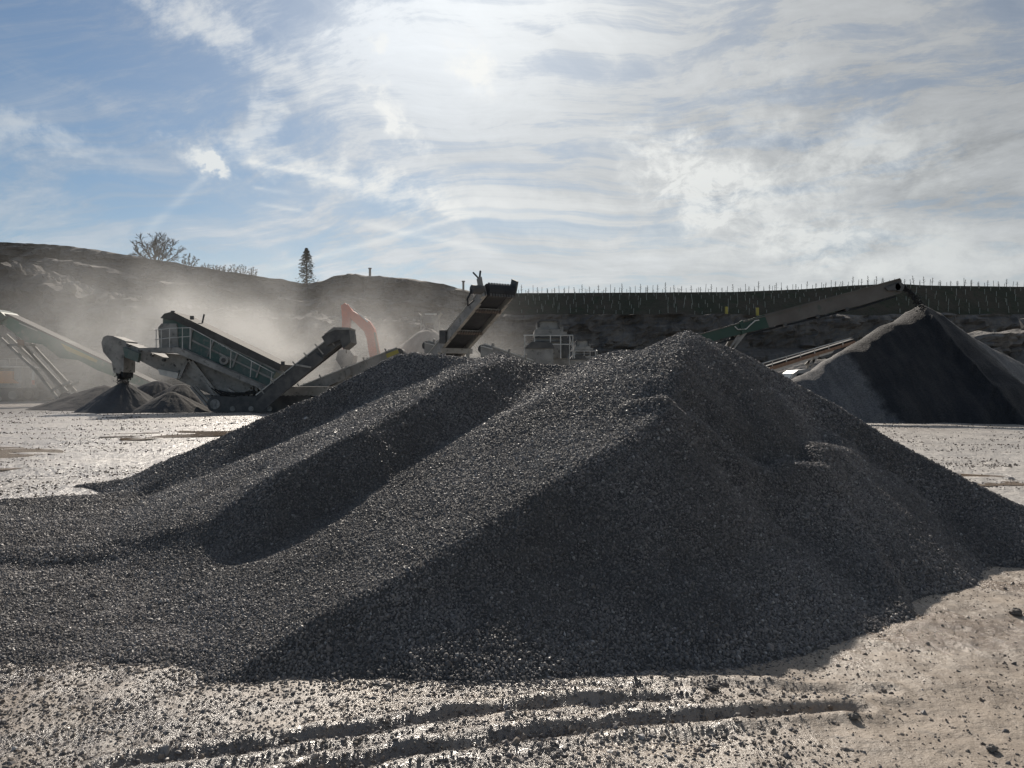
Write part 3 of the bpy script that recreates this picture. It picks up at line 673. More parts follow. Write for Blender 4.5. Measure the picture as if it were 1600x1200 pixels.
# ------------------------------------------------------------------ smaller heaps
def cone_heap(label, cx_, cy_, h_, rx2, ry2, mat, seed, conv=1.0, name='gravel_heap', rill=.03, n=120):
    th = np.linspace(0, 2 * np.pi, n + 1)[None, :]; rr = np.linspace(0, 1.06, 60)[:, None]
    k = 1 + .07 * fbm(np.cos(th) * 1.4 + seed * 3.3, np.sin(th) * 1.4, 3)
    X = cx_ + rx2 * k * rr * np.cos(th); Y = cy_ + ry2 * k * rr * np.sin(th)
    prof_ = 1 - rr ** conv; Z = h_ * (prof_ - .035 * np.exp(-(rr / .07) ** 2))
    Z = Z + h_ * rill * fbm(np.cos(th) * 6 + seed, np.sin(th) * 6 + rr * .8, 4) * sstep(rr, .08, .5) * sstep(1.06 - rr, 0, .15) + .012 * h_ * fbm(X * 1.7, Y * 1.7, 3) - .03
    return tag(grid_mesh(name, X[:, ::-1], Y[:, ::-1], Z[:, ::-1], mat), label, 'gravel heap')
RH = [tuple(at(*q_)) for q_ in ((1165, 640, 34.5), (1235, 592, 36), (1330, 539, 37), (1388, 502, 37.8), (1424, 480, 38.2), (1438, 471, 38.2), (1454, 482, 38.2), (1500, 514, 38.6), (1600, 570, 39), (1690, 625, 39.4), (1740, 660, 39.6))]
rxx, ryy = np.meshgrid(np.arange(8, 34, .12), np.arange(29.5, 48, .12))
wob = .35 * fbm(rxx * .35, ryy * .35, 3); dd_, ss_, zz_ = poly_dist(rxx + wob, ryy + wob * .6, RH)
m = bpy.data.materials.new('patchy_heap'); m.use_nodes = True; N = NT(m.node_tree); b = N.n["Principled BSDF"]; b.inputs['Roughness'].default_value = .85
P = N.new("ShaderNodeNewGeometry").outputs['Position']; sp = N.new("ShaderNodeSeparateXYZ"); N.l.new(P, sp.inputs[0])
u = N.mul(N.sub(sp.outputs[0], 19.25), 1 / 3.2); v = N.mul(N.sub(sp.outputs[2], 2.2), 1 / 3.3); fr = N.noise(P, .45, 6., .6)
msk = N.step(N.add(N.add(N.mul(u, u), N.mul(v, v)), N.mul(N.sub(fr, .5), 1.8)), 1.18, .82)        # near-black rounded patch in the base colour, ragged edge
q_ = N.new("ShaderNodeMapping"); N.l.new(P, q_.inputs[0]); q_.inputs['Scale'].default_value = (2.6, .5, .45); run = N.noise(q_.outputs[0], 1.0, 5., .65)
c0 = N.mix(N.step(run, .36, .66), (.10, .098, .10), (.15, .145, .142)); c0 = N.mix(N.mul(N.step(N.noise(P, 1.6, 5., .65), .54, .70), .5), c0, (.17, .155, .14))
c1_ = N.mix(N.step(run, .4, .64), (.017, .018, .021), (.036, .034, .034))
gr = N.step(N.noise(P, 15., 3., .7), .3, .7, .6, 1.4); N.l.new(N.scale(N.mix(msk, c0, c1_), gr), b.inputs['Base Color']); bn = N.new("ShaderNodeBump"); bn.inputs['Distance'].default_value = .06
N.l.new(N.add(N.noise(P, 9., 5., .7), N.mul(run, 1.5)), bn.inputs['Height']); N.l.new(bn.outputs[0], b.inputs['Normal']); MATS['patchy_heap'] = m
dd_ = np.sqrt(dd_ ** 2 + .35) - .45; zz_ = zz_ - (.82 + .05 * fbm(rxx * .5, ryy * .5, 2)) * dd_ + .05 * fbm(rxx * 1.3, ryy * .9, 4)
tag(grid_mesh('gravel_heap', rxx, ryy, np.maximum(zz_, -.08), 'patchy_heap', zz_ > -.05), 'broad grey sand heap with a dark patch, under the green conveyor', 'gravel heap')
p = at(193, 593, 46.6); cone_heap('sharp dark cone of sand under the chute of the screening machine', p.x, p.y, p.z, 2.75, 2.75, 'grey_sand', 3)
p = at(182, 597, 50.0); cone_heap('low dusty heap spreading out behind the sharp cone', p.x - .8, p.y, p.z - .1, 5.0, 3.6, 'tan_sand', 4)
p = at(246, 593, 49.5); cone_heap('rounded heap between the sharp cone and the screening machine', p.x, p.y, p.z, 3.3, 3.0, 'grey_sand', 5, 1.35)
p = at(284, 598, 48.5); cone_heap('rounded heap under the belt of the screening machine', p.x, p.y, p.z, 2.8, 2.7, 'grey_sand', 6, 1.3)
p = at(268, 610, 46.2); cone_heap('small low cone in front of the rounded heaps', p.x, p.y, p.z, 2.5, 2.2, 'grey_sand', 7, 1.1)
p = at(667, 506, 66); cone_heap('tall dusty cone of stone below the hopper frame', p.x, p.y, p.z, 8.2, 8.2, 'tan_sand', 8)
p = at(1040, 520, 86); cone_heap('long low spoil heap at the foot of the quarry wall', p.x + 18, p.y, 4.6, 17, 7, 'rubble_rock', 9, 1.4)

def stream(label, pts, r0, r1, n_, seed):
    rd = random.Random(seed); mb = MB()
    for _ in range(n_):
        t = rd.random() * (len(pts) - 1); i = int(t); p = pts[i].lerp(pts[i + 1], t - i); r = r0 + (r1 - r0) * t / (len(pts) - 1)
        p = p + Vector((rd.gauss(0, r), rd.gauss(0, r), rd.gauss(0, r))); s_ = rd.uniform(.015, .04); k = len(mb.v)
        for q in ((1, 1, 1), (-1, -1, 1), (-1, 1, -1), (1, -1, -1)): mb.v.append(p + Vector(q) * s_)
        mb.f += [(k, k + 2, k + 1), (k, k + 1, k + 3), (k, k + 3, k + 2), (k + 1, k + 2, k + 3)]
    o = mb.build('falling_sand', 'dark_sand' if seed == 1 else 'grey_sand'); o['kind'] = 'stuff'; o['label'] = label
stream('stream of sand falling from the green conveyor', [at(1398, 444, 37.6), at(1409, 447, 37.5), at(1420, 455, 37.4), at(1431, 467, 37.2), at(1440, 482, 37.0)], .02, .10, 520, 1)
stream('stream of sand falling from the machine chute', [at(193, 575, 46), at(193, 584, 46.2), at(193, 595, 46.5)], .15, .2, 700, 2)

# ------------------------------------------------------------------ machines
def track(root, x0, x1, zt, y0, y1, name='crawler_track'):
    r = zt / 2; pr = []
    for i in range(9): a = math.pi / 2 + math.pi * i / 8; pr.append((x0 + r + r * math.cos(a), r + r * math.sin(a)))
    for i in range(9): a = -math.pi / 2 + math.pi * i / 8; pr.append((x1 - r + r * math.cos(a), r + r * math.sin(a)))
    t = MB().prism(pr[::-1], y0, y1).build(name, 'dark_steel', root)
    mb = MB(); k = int((x1 - x0) / .28)
    for i in range(k + 1):
        xx = x0 + r * .4 + (x1 - x0 - r * .8) * i / k
        mb.box(xx - .05, xx + .05, y0 - .02, y1 + .02, zt - .01, zt + .04)
    mb.build('grouser', 'dark_steel', t)
    for xx in (x0 + r, x1 - r):
        MB().tube((xx, y0 - .06, r), (xx, y0 + .05, r), r * .62, None, 16).build('sprocket', 'dust_steel', t)
    for i in range(4):
        xx = x0 + 2 * r + (x1 - x0 - 4 * r) * (i + .5) / 4; MB().tube((xx, y0 - .05, r * .45), (xx, y0 + .05, r * .45), r * .32, None, 12).build('track_roller', 'dust_steel', t)
    return t
def rail_run(mb, pts, r=.025):
    for a, b2 in zip(pts[:-1], pts[1:]): mb.tube(a, b2, r, None, 5)

# --- screening machine (left of centre)
Ds, Y0, Y1 = 46.0, 44.6, 47.4
P_ = lambda x, y, d=Ds: at(x, y, d)
S = thing('screening_machine', 'dusty green tracked screening machine with side conveyors, behind the heap', 'screening machine', (at(380, 640, Ds).x, Ds, 0))
def flat(name, pts, y0, y1, mat, parent=S, d=Ds): return MB().prism(prof(pts, d), y0, y1).build(name, mat, parent)
sb = flat('screen_box', [(268, 501), (282, 494), (446, 573), (428, 603), (300, 548), (268, 548)], Y0 + .25, Y1 - .25, 'green_paint')
flat('screen_hood', [(266, 500), (272, 493), (284, 490), (449, 570), (447, 580), (286, 503)], Y0 + .1, Y1 - .1, 'hood_steel')
flat('end_panel', [(262, 514), (267, 508), (290, 508), (293, 545), (264, 547)], Y0 + .15, Y1 - .15, 'dust_steel')
for a_, b_ in (((300, 512), (440, 583)), ((298, 531), (430, 594))):
    MB().beam(P_(*a_, Y0 + .2) * 1, P_(*b_, Y0 + .2), .08, .10).build('side_rail', 'dust_steel', sb)
for a_, b_ in (((334, 531), (324, 557)), ((372, 550), (363, 574)), ((300, 512), (296, 545)), ((408, 567), (400, 590))):
    MB().beam(P_(*a_, Y0 + .17), P_(*b_, Y0 + .17), .09, .07, (1, 0, 0)).build('side_rib', 'dust_steel', sb)
c = P_(352, 563, Y0 + .22); MB().tube(c, c + Vector((0, -.25, 0)), .26, None, 16).build('shaft_cover', 'dust_steel', sb); MB().tube(c + Vector((0, -.24, 0)), c + Vector((0, -.32, 0)), .12, None, 12).build('hub', 'dark_steel', sb)
# worn pale lettering: two short words, no longer readable
mb = MB(); q0, q1 = P_(341, 536, Y0 + .24), P_(373, 551.5, Y0 + .24); dq = q1 - q0
for i in range(13):
    if i == 4: continue
    c = q0 + dq * (i + .5) / 13; up = Vector((.3, 0, .95)) * .085; rt = dq.normalized() * .035
    mb.quadbox([c - rt - up, c - rt * .4 - up, c - rt * .4 - up + Vector((0, .01, 0)), c - rt - up + Vector((0, .01, 0)), c - rt + up, c - rt * .4 + up, c - rt * .4 + up + Vector((0, .01, 0)), c - rt + up + Vector((0, .01, 0))])
    z_ = (up, up * 0, -up)[i % 3] * .8; mb.beam(c - rt + z_, c + rt + z_, .012, .03); mb.beam(c - rt - z_, c + rt * .7 - z_ * .4, .012, .03)
mb.build('lettering', 'pale_steel', sb)
wk = flat('walkway', [(239, 546), (300, 545), (428, 603), (428, 609), (296, 553), (262, 553), (242, 549)], Y0 - .55, Y0 + .3, 'dust_steel')
mb = MB(); yr = Y0 - .5
for x0, y0_, y1_ in ((244, 516, 547), (252, 515, 547), (265, 513, 546), (285, 511, 546), (297, 512, 546)): mb.tube(P_(x0, y0_, yr), P_(x0, y1_, yr), .028, None, 5)
for yy in (0, 15): rail_run(mb, [P_(241, 516 + yy, yr), P_(265, 513 + yy, yr), P_(297, 512 + yy * .9, yr)])
rail_run(mb, [P_(241, 516, yr), P_(241, 514, Y1)]); rail_run(mb, [P_(241, 531, yr), P_(241, 530, Y1)])
for t in (.25, .5, .75, 1): mb.tube(P_(297 + 128 * t, 512 + 70 * t, yr), P_(297 + 125 * t, 546 + 58 * t, yr), .025, None, 5)
rail_run(mb, [P_(297, 512, yr), P_(428, 583, yr)])
mb.build('handrail', 'pale_steel', wk)
MB().tube(P_(316, 505), P_(319, 491), .05, None, 6).build('exhaust_pipe', 'dark_steel', S)
flat('hopper_bin', [(270, 553), (300, 556), (425, 610), (420, 628), (352, 628), (330, 606), (292, 578)], Y0 + .35, Y1 - .35, 'dust_steel')
ch = flat('chassis', [(330, 616), (420, 618), (520, 622), (520, 631), (350, 632)], Y0 + .3, Y1 - .3, 'dust_steel')
for a_, b_ in (((306, 560), (352, 622)), ((314, 565), (362, 628)), ((308, 562), (294, 592)), ((312, 604), (336, 632)), ((318, 604), (344, 632)), ((405, 600), (405, 628)), ((412, 600), (412, 630)), ((352, 628), (405, 606)), ((366, 606), (404, 630))):
    for yy in (Y0 + .15, Y1 - .15): MB().beam(P_(*a_, Ds) * 1 + Vector((0, yy - Ds, 0)), P_(*b_, Ds) + Vector((0, yy - Ds, 0)), .14, .14, (0, 1, 0)).build('strut', 'dust_steel', S)
x0, x1 = P_(338, 0).x, P_(500, 0).x
track(S, x0, x1, .95, Y0, Y0 + .55); track(S, x0, x1, .95, Y1 - .55, Y1)
MB().box(P_(420, 0).x, P_(520, 0).x, Y0 + .1, Y1 - .1, .95, 1.5).build('engine_housing', 'dust_steel', S)
mb = MB(); yh = Y0 + .05
for k in range(4): rail_run(mb, [P_(330 + k * 6, 606 + k * 2, yh), P_(344 + k * 7, 617 - k, yh - .08), P_(366 + k * 7, 620 - 2 * k, yh - .05), P_(398 + k * 3, 610 + k * 2, yh)], .035)
mb.build('hydraulic_hose', 'hose_rubber', S)
for k in range(5): flat('access_cover', [(376 + k * 9 - 20, 611 + k * 2.2), (383 + k * 9 - 20, 612 + k * 2.2), (383 + k * 9 - 20, 620 + k), (376 + k * 9 - 20, 620 + k)], Y0 + .28, Y0 + .34, 'hood_steel')
for xx, yy in ((270, 492), (300, 500), (442, 571)): c = P_(xx, yy - 2, Y0 + .2); MB().box(c.x - .09, c.x + .09, c.y - .08, c.y + .08, c.z - .05, c.z + .16).build('work_light', 'dark_steel', S)
# tail conveyor with its hooded chute
tc_ = flat('tail_conveyor', [(200, 534), (236, 548), (300, 572), (360, 604), (372, 622), (356, 624), (300, 600), (262, 582), (205, 552)], Ds - .75, Ds + .75, 'dust_steel')
flat('chute', [(168, 536), (171, 528), (177, 525), (186, 526), (206, 534), (207, 546), (203, 557), (202, 582), (198, 580), (196, 584), (187, 583), (184, 566), (171, 551)], Ds - .7, Ds + .7, 'dust_steel')
flat('chute_curtain', [(187, 566), (201, 566), (200, 590), (196, 584), (193, 592), (189, 583)], Ds - .62, Ds + .62, 'rubber')
flat('drive_box', [(205, 543), (230, 553), (228, 567), (208, 559)], Ds - 1.0, Ds - .74, 'green_paint', tc_); flat('lower_tray', [(258, 577), (290, 583), (288, 592), (262, 586)], Ds - 1.0, Ds - .74, 'pale_steel', tc_)
mb = MB()
for i in range(7): c = P_(212 + i * 18, 543 + i * 7.6); mb.tube(c + Vector((0, -.95, .1)), c + Vector((0, .95, .1)), .09, None, 8)
mb.build('idler', 'dark_steel', tc_)
def conveyor(parent, p0, p1, wd, dep, rail_mat, belt_mat='rubber', under=True, brackets=6, name='side_conveyor', skirt=0):
    d = (p1 - p0).normalized(); sv = d.cross(Vector((0, 0, 1))).normalized(); up = sv.cross(d)
    if parent is None: return
    c = MB().beam(p0 + up * dep * .35, p1 + up * dep * .35, wd * .86, .05).build(name, belt_mat, parent)
    for sg in (-1, 1):
        MB().beam(p0 + sv * sg * wd / 2, p1 + sv * sg * wd / 2, .07, dep).build('side_beam', rail_mat, c)
        MB().beam(p0 + sv * sg * wd / 2 + up * dep * .52, p1 + sv * sg * wd / 2 + up * dep * .52, .16, .05).build('beam_flange', 'pale_steel', c)
    MB().beam(p0 - up * dep * .38, p1 - up * dep * .38, wd * .8, .04).build('return_belt', belt_mat, c)
    for e_ in (p0, p1): MB().tube(e_ - sv * wd * .46, e_ + sv * wd * .46, dep * .40, None, 14).build('drum', 'dark_steel', c)
    mb = MB()
    for i in range(brackets):
        q = p0.lerp(p1, (i + .5) / brackets)
        for sg in (-1, 1): mb.beam(q + sv * sg * wd * .5 - up * dep * .3, q + sv * sg * wd * .58 + up * dep * .85, .10, .07)
        mb.tube(q - sv * wd * .5 + up * dep * .15, q + sv * wd * .5 + up * dep * .15, .06, None, 6)
    mb.build('idler_bracket', 'dust_steel', c)
    return c
Dc = 43.4
scv = conveyor(S, at(412, 624, Dc), at(532, 530, Dc), 1.3, .62, 'dark_steel', brackets=7)
flat('skirt_plate', [(404, 632), (438, 596), (498, 552), (512, 562), (440, 622), (420, 640)], Dc - .85, Dc - .72, 'dark_steel', scv, Dc)
flat('head_hood', [(508, 528), (528, 514), (550, 514), (553, 536), (541, 546), (536, 532), (516, 541)], Dc - .85, Dc + .85, 'dark_steel', scv, Dc)
flat('head_cap', [(512, 524), (527, 513), (551, 513.5), (550, 517), (529, 517)], Dc - .9, Dc + .9, 'dust_steel', scv, Dc)
MB().tube(at(541, 546, Dc), at(541, 552, Dc), .02, None, 5).build('chain', 'dark_steel', scv)
MB().beam(at(463, 570, Dc - .9), at(486, 574, Dc - .9), .08, .1).build('stay', 'dust_steel', scv)
De = 48.0
ec = conveyor(S, at(458, 618, De), at(626, 551, De), 1.3, .62, 'dust_steel', brackets=5)
flat('yellow_panel', [(606, 554), (624, 547), (626, 552), (608, 560)], De - .78, De - .70, 'yellow_paint', ec, De)
flat('stay_beam', [(538, 590), (606, 569), (606, 572), (560, 588), (520, 612), (515, 612)], De - .5, De - .4, 'dust_steel', ec, De)
flat('idler_mount', [(545, 578), (552, 575), (553, 586), (546, 588)], De - .85, De - .7, 'dust_steel', ec, De)

# --- stacker conveyor far left
Dl = 60.0
L = thing('stacker_conveyor', 'long pale green stacker conveyor in the dust at the picture edge', 'conveyor', (at(110, 600, Dl).x, Dl, 0))
fl = lambda n_, pts, y0, y1, m_, par=L: MB().prism(prof(pts, Dl), y0, y1).build(n_, m_, par)
lb = fl('conveyor_frame', [(-60, 466), (0, 489), (20, 494), (110, 534), (252, 603), (250, 612), (160, 579), (130, 563), (102, 560), (75, 539), (48, 535), (14, 508), (-60, 482)], Dl - .7, Dl + .7, 'dusty_green')
fl('top_flange', [(-60, 463.5), (0, 486.5), (22, 492.5), (252, 601), (252, 603), (20, 494.5), (-60, 466)], Dl - .72, Dl + .72, 'hood_steel', lb)
fl('worn_panel', [(104, 537), (160, 563), (158, 567), (112, 548)], Dl - .75, Dl - .69, 'yellow_paint', lb)
fl('drive_head', [(-40, 478), (0, 484), (14, 489), (23, 497), (8, 508), (-40, 500)], Dl - 1.0, Dl + 1.0, 'deep_green')
mb = MB(); mb.beam(at(30, 505, Dl - .8), at(58, 517, Dl - .8), .05, .06); mb.build('side_strip', 'pale_steel', lb)
for a_, b_ in (((2, 522), (62, 578)), ((15, 508), (112, 612)), ((62, 578), (112, 640)), ((20, 540), (48, 538)), ((45, 540), (108, 612)), ((88, 610), (118, 596))):
    for yy in (-.6, .6): MB().beam(at(*a_, Dl) + Vector((0, yy, 0)), at(*b_, Dl) + Vector((0, yy, 0)), .16, .18, (0, 1, 0)).build('leg', 'dust_steel', L)
fl('pivot_plate', [(35, 531), (46, 532), (47, 541), (38, 540)], Dl - .75, Dl - .65, 'rust_orange')
for yy in (-.75, .75): q = at(112, 0, Dl); MB().tube((q.x, Dl + yy - .15, .5), (q.x, Dl + yy + .15, .5), .5, None, 16).build('wheel', 'rubber', L)

# --- tracked orange machine at the very edge
Do = 73.0; q = at(0, 0, Do)
O = thing('tracked_machine', 'orange and grey tracked machine with railed deck, half out of the picture', 'machine', (q.x, Do, 0))
fo = lambda n_, pts, y0, y1, m_, par=O: MB().prism(prof(pts, Do), y0, y1).build(n_, m_, par)
fo('engine_cover', [(-8, 599), (0, 594), (14, 580), (32, 580), (32, 592), (41, 599)], Do - 1.3, Do + 1.3, 'orange_paint')
fo('chassis', [(-70, 598), (44, 599), (46, 606), (-70, 608)], Do - 1.2, Do + 1.2, 'dust_steel')
dk = fo('deck', [(-70, 572.5), (48, 572.5), (48, 574.5), (-70, 574.5)], Do - 1.3, Do + 1.3, 'pale_steel')
fo('deck_support', [(33, 574.5), (44, 574.5), (44, 599), (33, 599)], Do - 1.0, Do + 1.0, 'dust_steel')
cab = fo('cab', [(-45, 560), (4, 562), (10, 573), (10, 584), (0, 594), (-45, 596)], Do - 1.2, Do + .6, 'dust_steel'); fo('window', [(-40, 566), (2, 566), (7, 574), (7, 583), (-40, 588)], Do - 1.24, Do - 1.2, 'glass', cab)
mb = MB()
for xx in (15, 26, 37, 47): mb.tube(at(xx, 560, Do - 1.3), at(xx, 573, Do - 1.3), .035, None, 5)
rail_run(mb, [at(-20, 560, Do - 1.3), at(47, 560, Do - 1.3), at(47, 560, Do + 1.3)], .035); rail_run(mb, [at(15, 566, Do - 1.3), at(47, 566, Do - 1.3)], .03); mb.build('handrail', 'dust_steel', dk)
MB().beam(at(44, 590, Do - 1.1), at(52, 590, Do - 1.1), .08, .1).build('tail_bracket', 'dust_steel', O); MB().beam(at(52, 579, Do - 1.1), at(52, 601, Do - 1.1), .14, .14, (0, 1, 0)).build('marker_pole', 'white_paint', O); MB().beam(at(52, 594, Do - 1.2), at(52, 601, Do - 1.2), .16, .16, (0, 1, 0)).build('reflector', 'red_paint', O)
track(O, at(-70, 0, Do).x, at(46, 0, Do).x, 1.25, Do - 1.5, Do - .8); track(O, at(-70, 0, Do).x, at(46, 0, Do).x, 1.25, Do + .8, Do + 1.5)

# --- red excavator, arm raised above the screening machine
Dx = 60.0; q = at(600, 0, Dx)
E = thing('excavator', 'red excavator whose bent arm rises above the dust', 'excavator', (q.x, Dx, 0))
fx = lambda n_, pts, y0, y1, m_, par=E: MB().prism(prof(pts, Dx), y0, y1).build(n_, m_, par)
bm = fx('boom', [(539, 480), (545, 476), (552, 486), (578, 502), (586, 514), (595, 562), (580, 564), (574, 528), (570, 518), (549, 498)], Dx - .4, Dx + .4, 'red_paint')
fx('stick', [(534, 478), (540, 474), (545, 478), (548, 500), (546, 540), (540, 552), (534, 540), (536, 500)], Dx - .3, Dx + .3, 'red_paint')
fx('bucket', [(532, 548), (548, 545), (556, 556), (552, 572), (536, 574), (528, 562)], Dx - .8, Dx + .8, 'dark_steel')
MB().beam(at(546, 477, Dx - .45), at(575, 503, Dx - .45), .12, .10).build('hydraulic_cylinder', 'white_paint', bm)
fx('hydraulic_line', [(586, 520), (589, 520), (596, 556), (592, 556)], Dx - .55, Dx - .42, 'rust_orange', bm)
fx('upper_body', [(578, 572), (596, 566), (650, 570), (652, 592), (578, 595)], Dx - 1.4, Dx + 1.4, 'red_paint'); fx('counterweight', [(650, 571), (662, 573), (662, 592), (650, 593)], Dx - 1.4, Dx + 1.4, 'dark_steel')
cb = fx('cab', [(578, 560), (600, 556), (606, 572), (606, 590), (578, 590)], Dx - 1.5, Dx - .45, 'dust_steel'); fx('window', [(580, 562), (598, 559), (602, 572), (602, 578), (580, 578)], Dx - 1.53, Dx - 1.5, 'glass', cb)
fx('turntable', [(595, 595), (640, 595), (640, 606), (595, 606)], Dx - 1, Dx + 1, 'dark_steel')
track(E, at(572, 0, Dx).x, at(662, 0, Dx).x, 1.2, Dx - 1.7, Dx - 1.0); track(E, at(572, 0, Dx).x, at(662, 0, Dx).x, 1.2, Dx + 1.0, Dx + 1.7)

# --- centre conveyor rising towards the camera: its underside shows
h0, t0 = at(780, 455, 27.5), at(695, 556, 31.3); dirn = (h0 - t0).normalized(); t0 = h0 - dirn * (h0.z - .5) / dirn.z
F = thing('inclined_conveyor', 'steel conveyor rising against the sky, underside and legs showing above the heap', 'conveyor', (t0.x, t0.y, 0))
sv = Vector((0, 0, 1)).cross(dirn).normalized(); up = dirn.cross(sv); wd = 1.12
bl = MB().beam(t0 + up * .1, h0 + up * .1, wd * .84, .04).build('belt', 'rubber', F)
MB().beam(t0 - up * .10, h0 - up * .10, wd * .7, .03).build('return_belt', 'rubber', bl)
for sg in (-1, 1):
    r_ = MB().beam(t0 + sv * sg * wd / 2, h0 + sv * sg * wd / 2, .06, .40).build('side_beam', 'dust_steel', F)
    MB().beam(t0 + sv * sg * wd / 2 + up * .21, h0 - dirn * .6 + sv * sg * wd / 2 + up * .21, .12, .025).build('beam_flange', 'pale_steel', r_)
    MB().beam(t0 + sv * sg * wd / 2 - up * .21, h0 - dirn * .6 + sv * sg * wd / 2 - up * .21, .14, .025).build('beam_flange', 'dust_steel', r_)
Lf = (h0 - t0).length
for i, s_ in enumerate((1.0, 2.6, 4.9, 6.2, 7.5)):
    q = h0 - dirn * s_ - up * .18; MB().beam(q - sv * wd / 2, q + sv * wd / 2, .10, .07, dirn).build('cross_member', 'dust_steel', F)
    mb = MB(); mb.tube(q - sv * wd * .47 - up * .06, q + sv * wd * .47 - up * .06, .035, None, 8)
    for k in range(10): c = q + sv * wd * (-.43 + .0955 * k) - up * .06; mb.tube(c - sv * .025, c + sv * .025, .075, None, 10)
    mb.build('return_roller', 'roller_steel', F)
MB().tube(h0 - sv * wd * .46, h0 + sv * wd * .46, .24, None, 18).build('head_drum', 'rubber', F)
mb = MB()
for k in range(9): c = h0 + sv * wd * (-.4 + .1 * k); mb.beam(c + dirn * .10 - up * .3, c + dirn * .16 + up * .22, .075, .03, sv)
mb.build('belt_scraper', 'dark_steel', F)
q = h0 + sv * wd * .55; MB().beam(q - dirn * .2 - up * .1, q + dirn * .25 + up * .35, .06, .42, sv).build('head_guard', 'dark_steel', F)
q = h0 - sv * wd * .62; mb = MB().tube(q, q - sv * .42, .16, None, 12); mb.build('drive_motor', 'dark_steel', F)
MB().beam(q - up * .25 - dirn * .1, q + up * .5, .10, .22).build('motor_mount', 'dust_steel', F)
mb = MB(); rail_run(mb, [q - sv * .40, q - sv * .52 - dirn * .25 - up * .25, q - sv * .35 - dirn * .6 - up * .3, q - dirn * .7], .035); mb.tube(q + up * .45, q + up * .8 + sv * .12, .04, None, 6); mb.tube(q + up * .45, q + up * .72 - sv * .2, .03, None, 6); mb.build('hose', 'rubber', F)
lp = h0 - dirn * 3.95 - up * .3
for dd in (0, 1.0):
    for sg in (-1, 1):
        tp = lp - dirn * dd + sv * sg * wd * .46; MB().beam(tp, Vector((tp.x + sg * .12, tp.y - (.5 if dd == 0 else -.3), 0)), .14, .14, (1, 0, 0)).build('leg', 'dust_steel', F)
MB().beam(lp - sv * wd * .62, lp + sv * wd * .62, .16, .2).build('leg_beam', 'dust_steel', F); MB().beam(lp - sv * wd * .6 - Vector((0, 0, .35)), lp + sv * wd * .6 - Vector((0, 0, .35)), .10, .1).build('leg_beam', 'dust_steel', F)
q = h0 - dirn * 3.5 - sv * wd * .62; MB().box(q.x - .14, q.x + .1, q.y - .12, q.y + .12, q.z - .2, q.z + .3).build('junction_box', 'dark_steel', F)

# --- crushers seen end-on behind the heap
Dk = 45.0
def crusher(label):
    K_ = thing('crusher', label, 'crusher', (at(855, 0, Dk).x, Dk, 0), 'crushers behind the heap')
    f_ = lambda n_, pts, y0, y1, m_, par=K_: MB().prism(prof(pts, Dk), y0, y1).build(n_, m_, par)
    hp = f_('feed_hopper', [(839, 505), (844, 502), (867, 501), (873, 504), (874, 516), (839, 516)], Dk - .6, Dk + 2.2, 'dust_steel')
    f_('hopper_rim', [(838.5, 504.5), (844, 501), (868, 500), (873.5, 503.5), (873.5, 506), (868, 503), (844, 503.5), (838.5, 507)], Dk - .75, Dk + 2.3, 'dark_steel', hp)
    f_('hopper_cheek', [(839, 506), (842, 506), (843, 512), (839, 513)], Dk - .7, Dk - .6, 'dark_steel', hp); f_('hopper_cheek', [(870, 506), (873.5, 506), (873.5, 516), (871, 512)], Dk - .7, Dk - .6, 'dark_steel', hp)
    q0, q1 = at(876, 514, Dk), at(887, 514, Dk); mt = MB().tube(q0, q1, .16, None, 12).build('motor', 'dark_steel', K_); f_('motor_bracket', [(874, 511), (880, 511), (880, 519), (874, 519)], Dk - .2, Dk + .2, 'dust_steel', mt)
    f_('upper_frame', [(835, 516), (876, 516), (878, 520), (884, 520), (884, 524), (834, 524)], Dk - .9, Dk + 2.4, 'dust_steel')
    f_('crusher_body', [(836, 524), (878, 524), (878, 560), (836, 560)], Dk - .7, Dk + 2.2, 'dust_steel')
    for y_ in (527.5, 534): f_('body_band', [(834.5, y_), (879, y_), (879, y_ + 1.8), (834.5, y_ + 1.8)], Dk - .85, Dk - .7, 'dark_steel')
    f_('end_frame', [(878, 520), (884, 522), (888, 552), (882, 560), (878, 560)], Dk - .8, Dk + 2.0, 'dark_steel')
    f_('power_box', [(820, 547), (828, 539), (858, 540), (861, 546), (861, 640), (820, 640)], Dk - 2.6, Dk - .8, 'dust_steel')
    f_('box_lid', [(819.5, 546.5), (828, 538), (858, 539), (862, 546), (862, 547.5), (819.5, 548)], Dk - 2.68, Dk - .8, 'dark_steel')
    f_('lower_frame', [(836, 560), (888, 560), (888, 632), (836, 632)], Dk - .6, Dk + 2.1, 'dust_steel')
    mb = MB(); ya = Dk - 2.5
    for xx in (820, 835, 860, 876, 890, 895): mb.tube(at(xx, 524, ya), at(xx, 560, ya), .03, None, 5)
    rail_run(mb, [at(818, 524, ya), at(895, 524, ya), at(895, 524, ya + 3)], .035); rail_run(mb, [at(818, 538, ya), at(895, 538, ya)], .03); mb.tube(at(890, 525, ya), at(898, 560, ya), .03, None, 5)
    mb.build('handrail', 'pale_steel', K_)
    track(K_, at(812, 0, Dk).x, at(898, 0, Dk).x, .8, Dk - .5, Dk + .1); track(K_, at(812, 0, Dk).x, at(898, 0, Dk).x, .8, Dk + 1.4, Dk + 2.0)
    return K_
k1 = crusher('dusty grey crusher with square hopper and railings, closer of two')
k2 = copy_tree(k1); k2.location = at(908, 0, 70) * 1; k2.location.z = 0; k2['label'] = 'dusty grey crusher farther off, only its hopper and rim showing'
k2.scale = (.92, .92, 1.05)

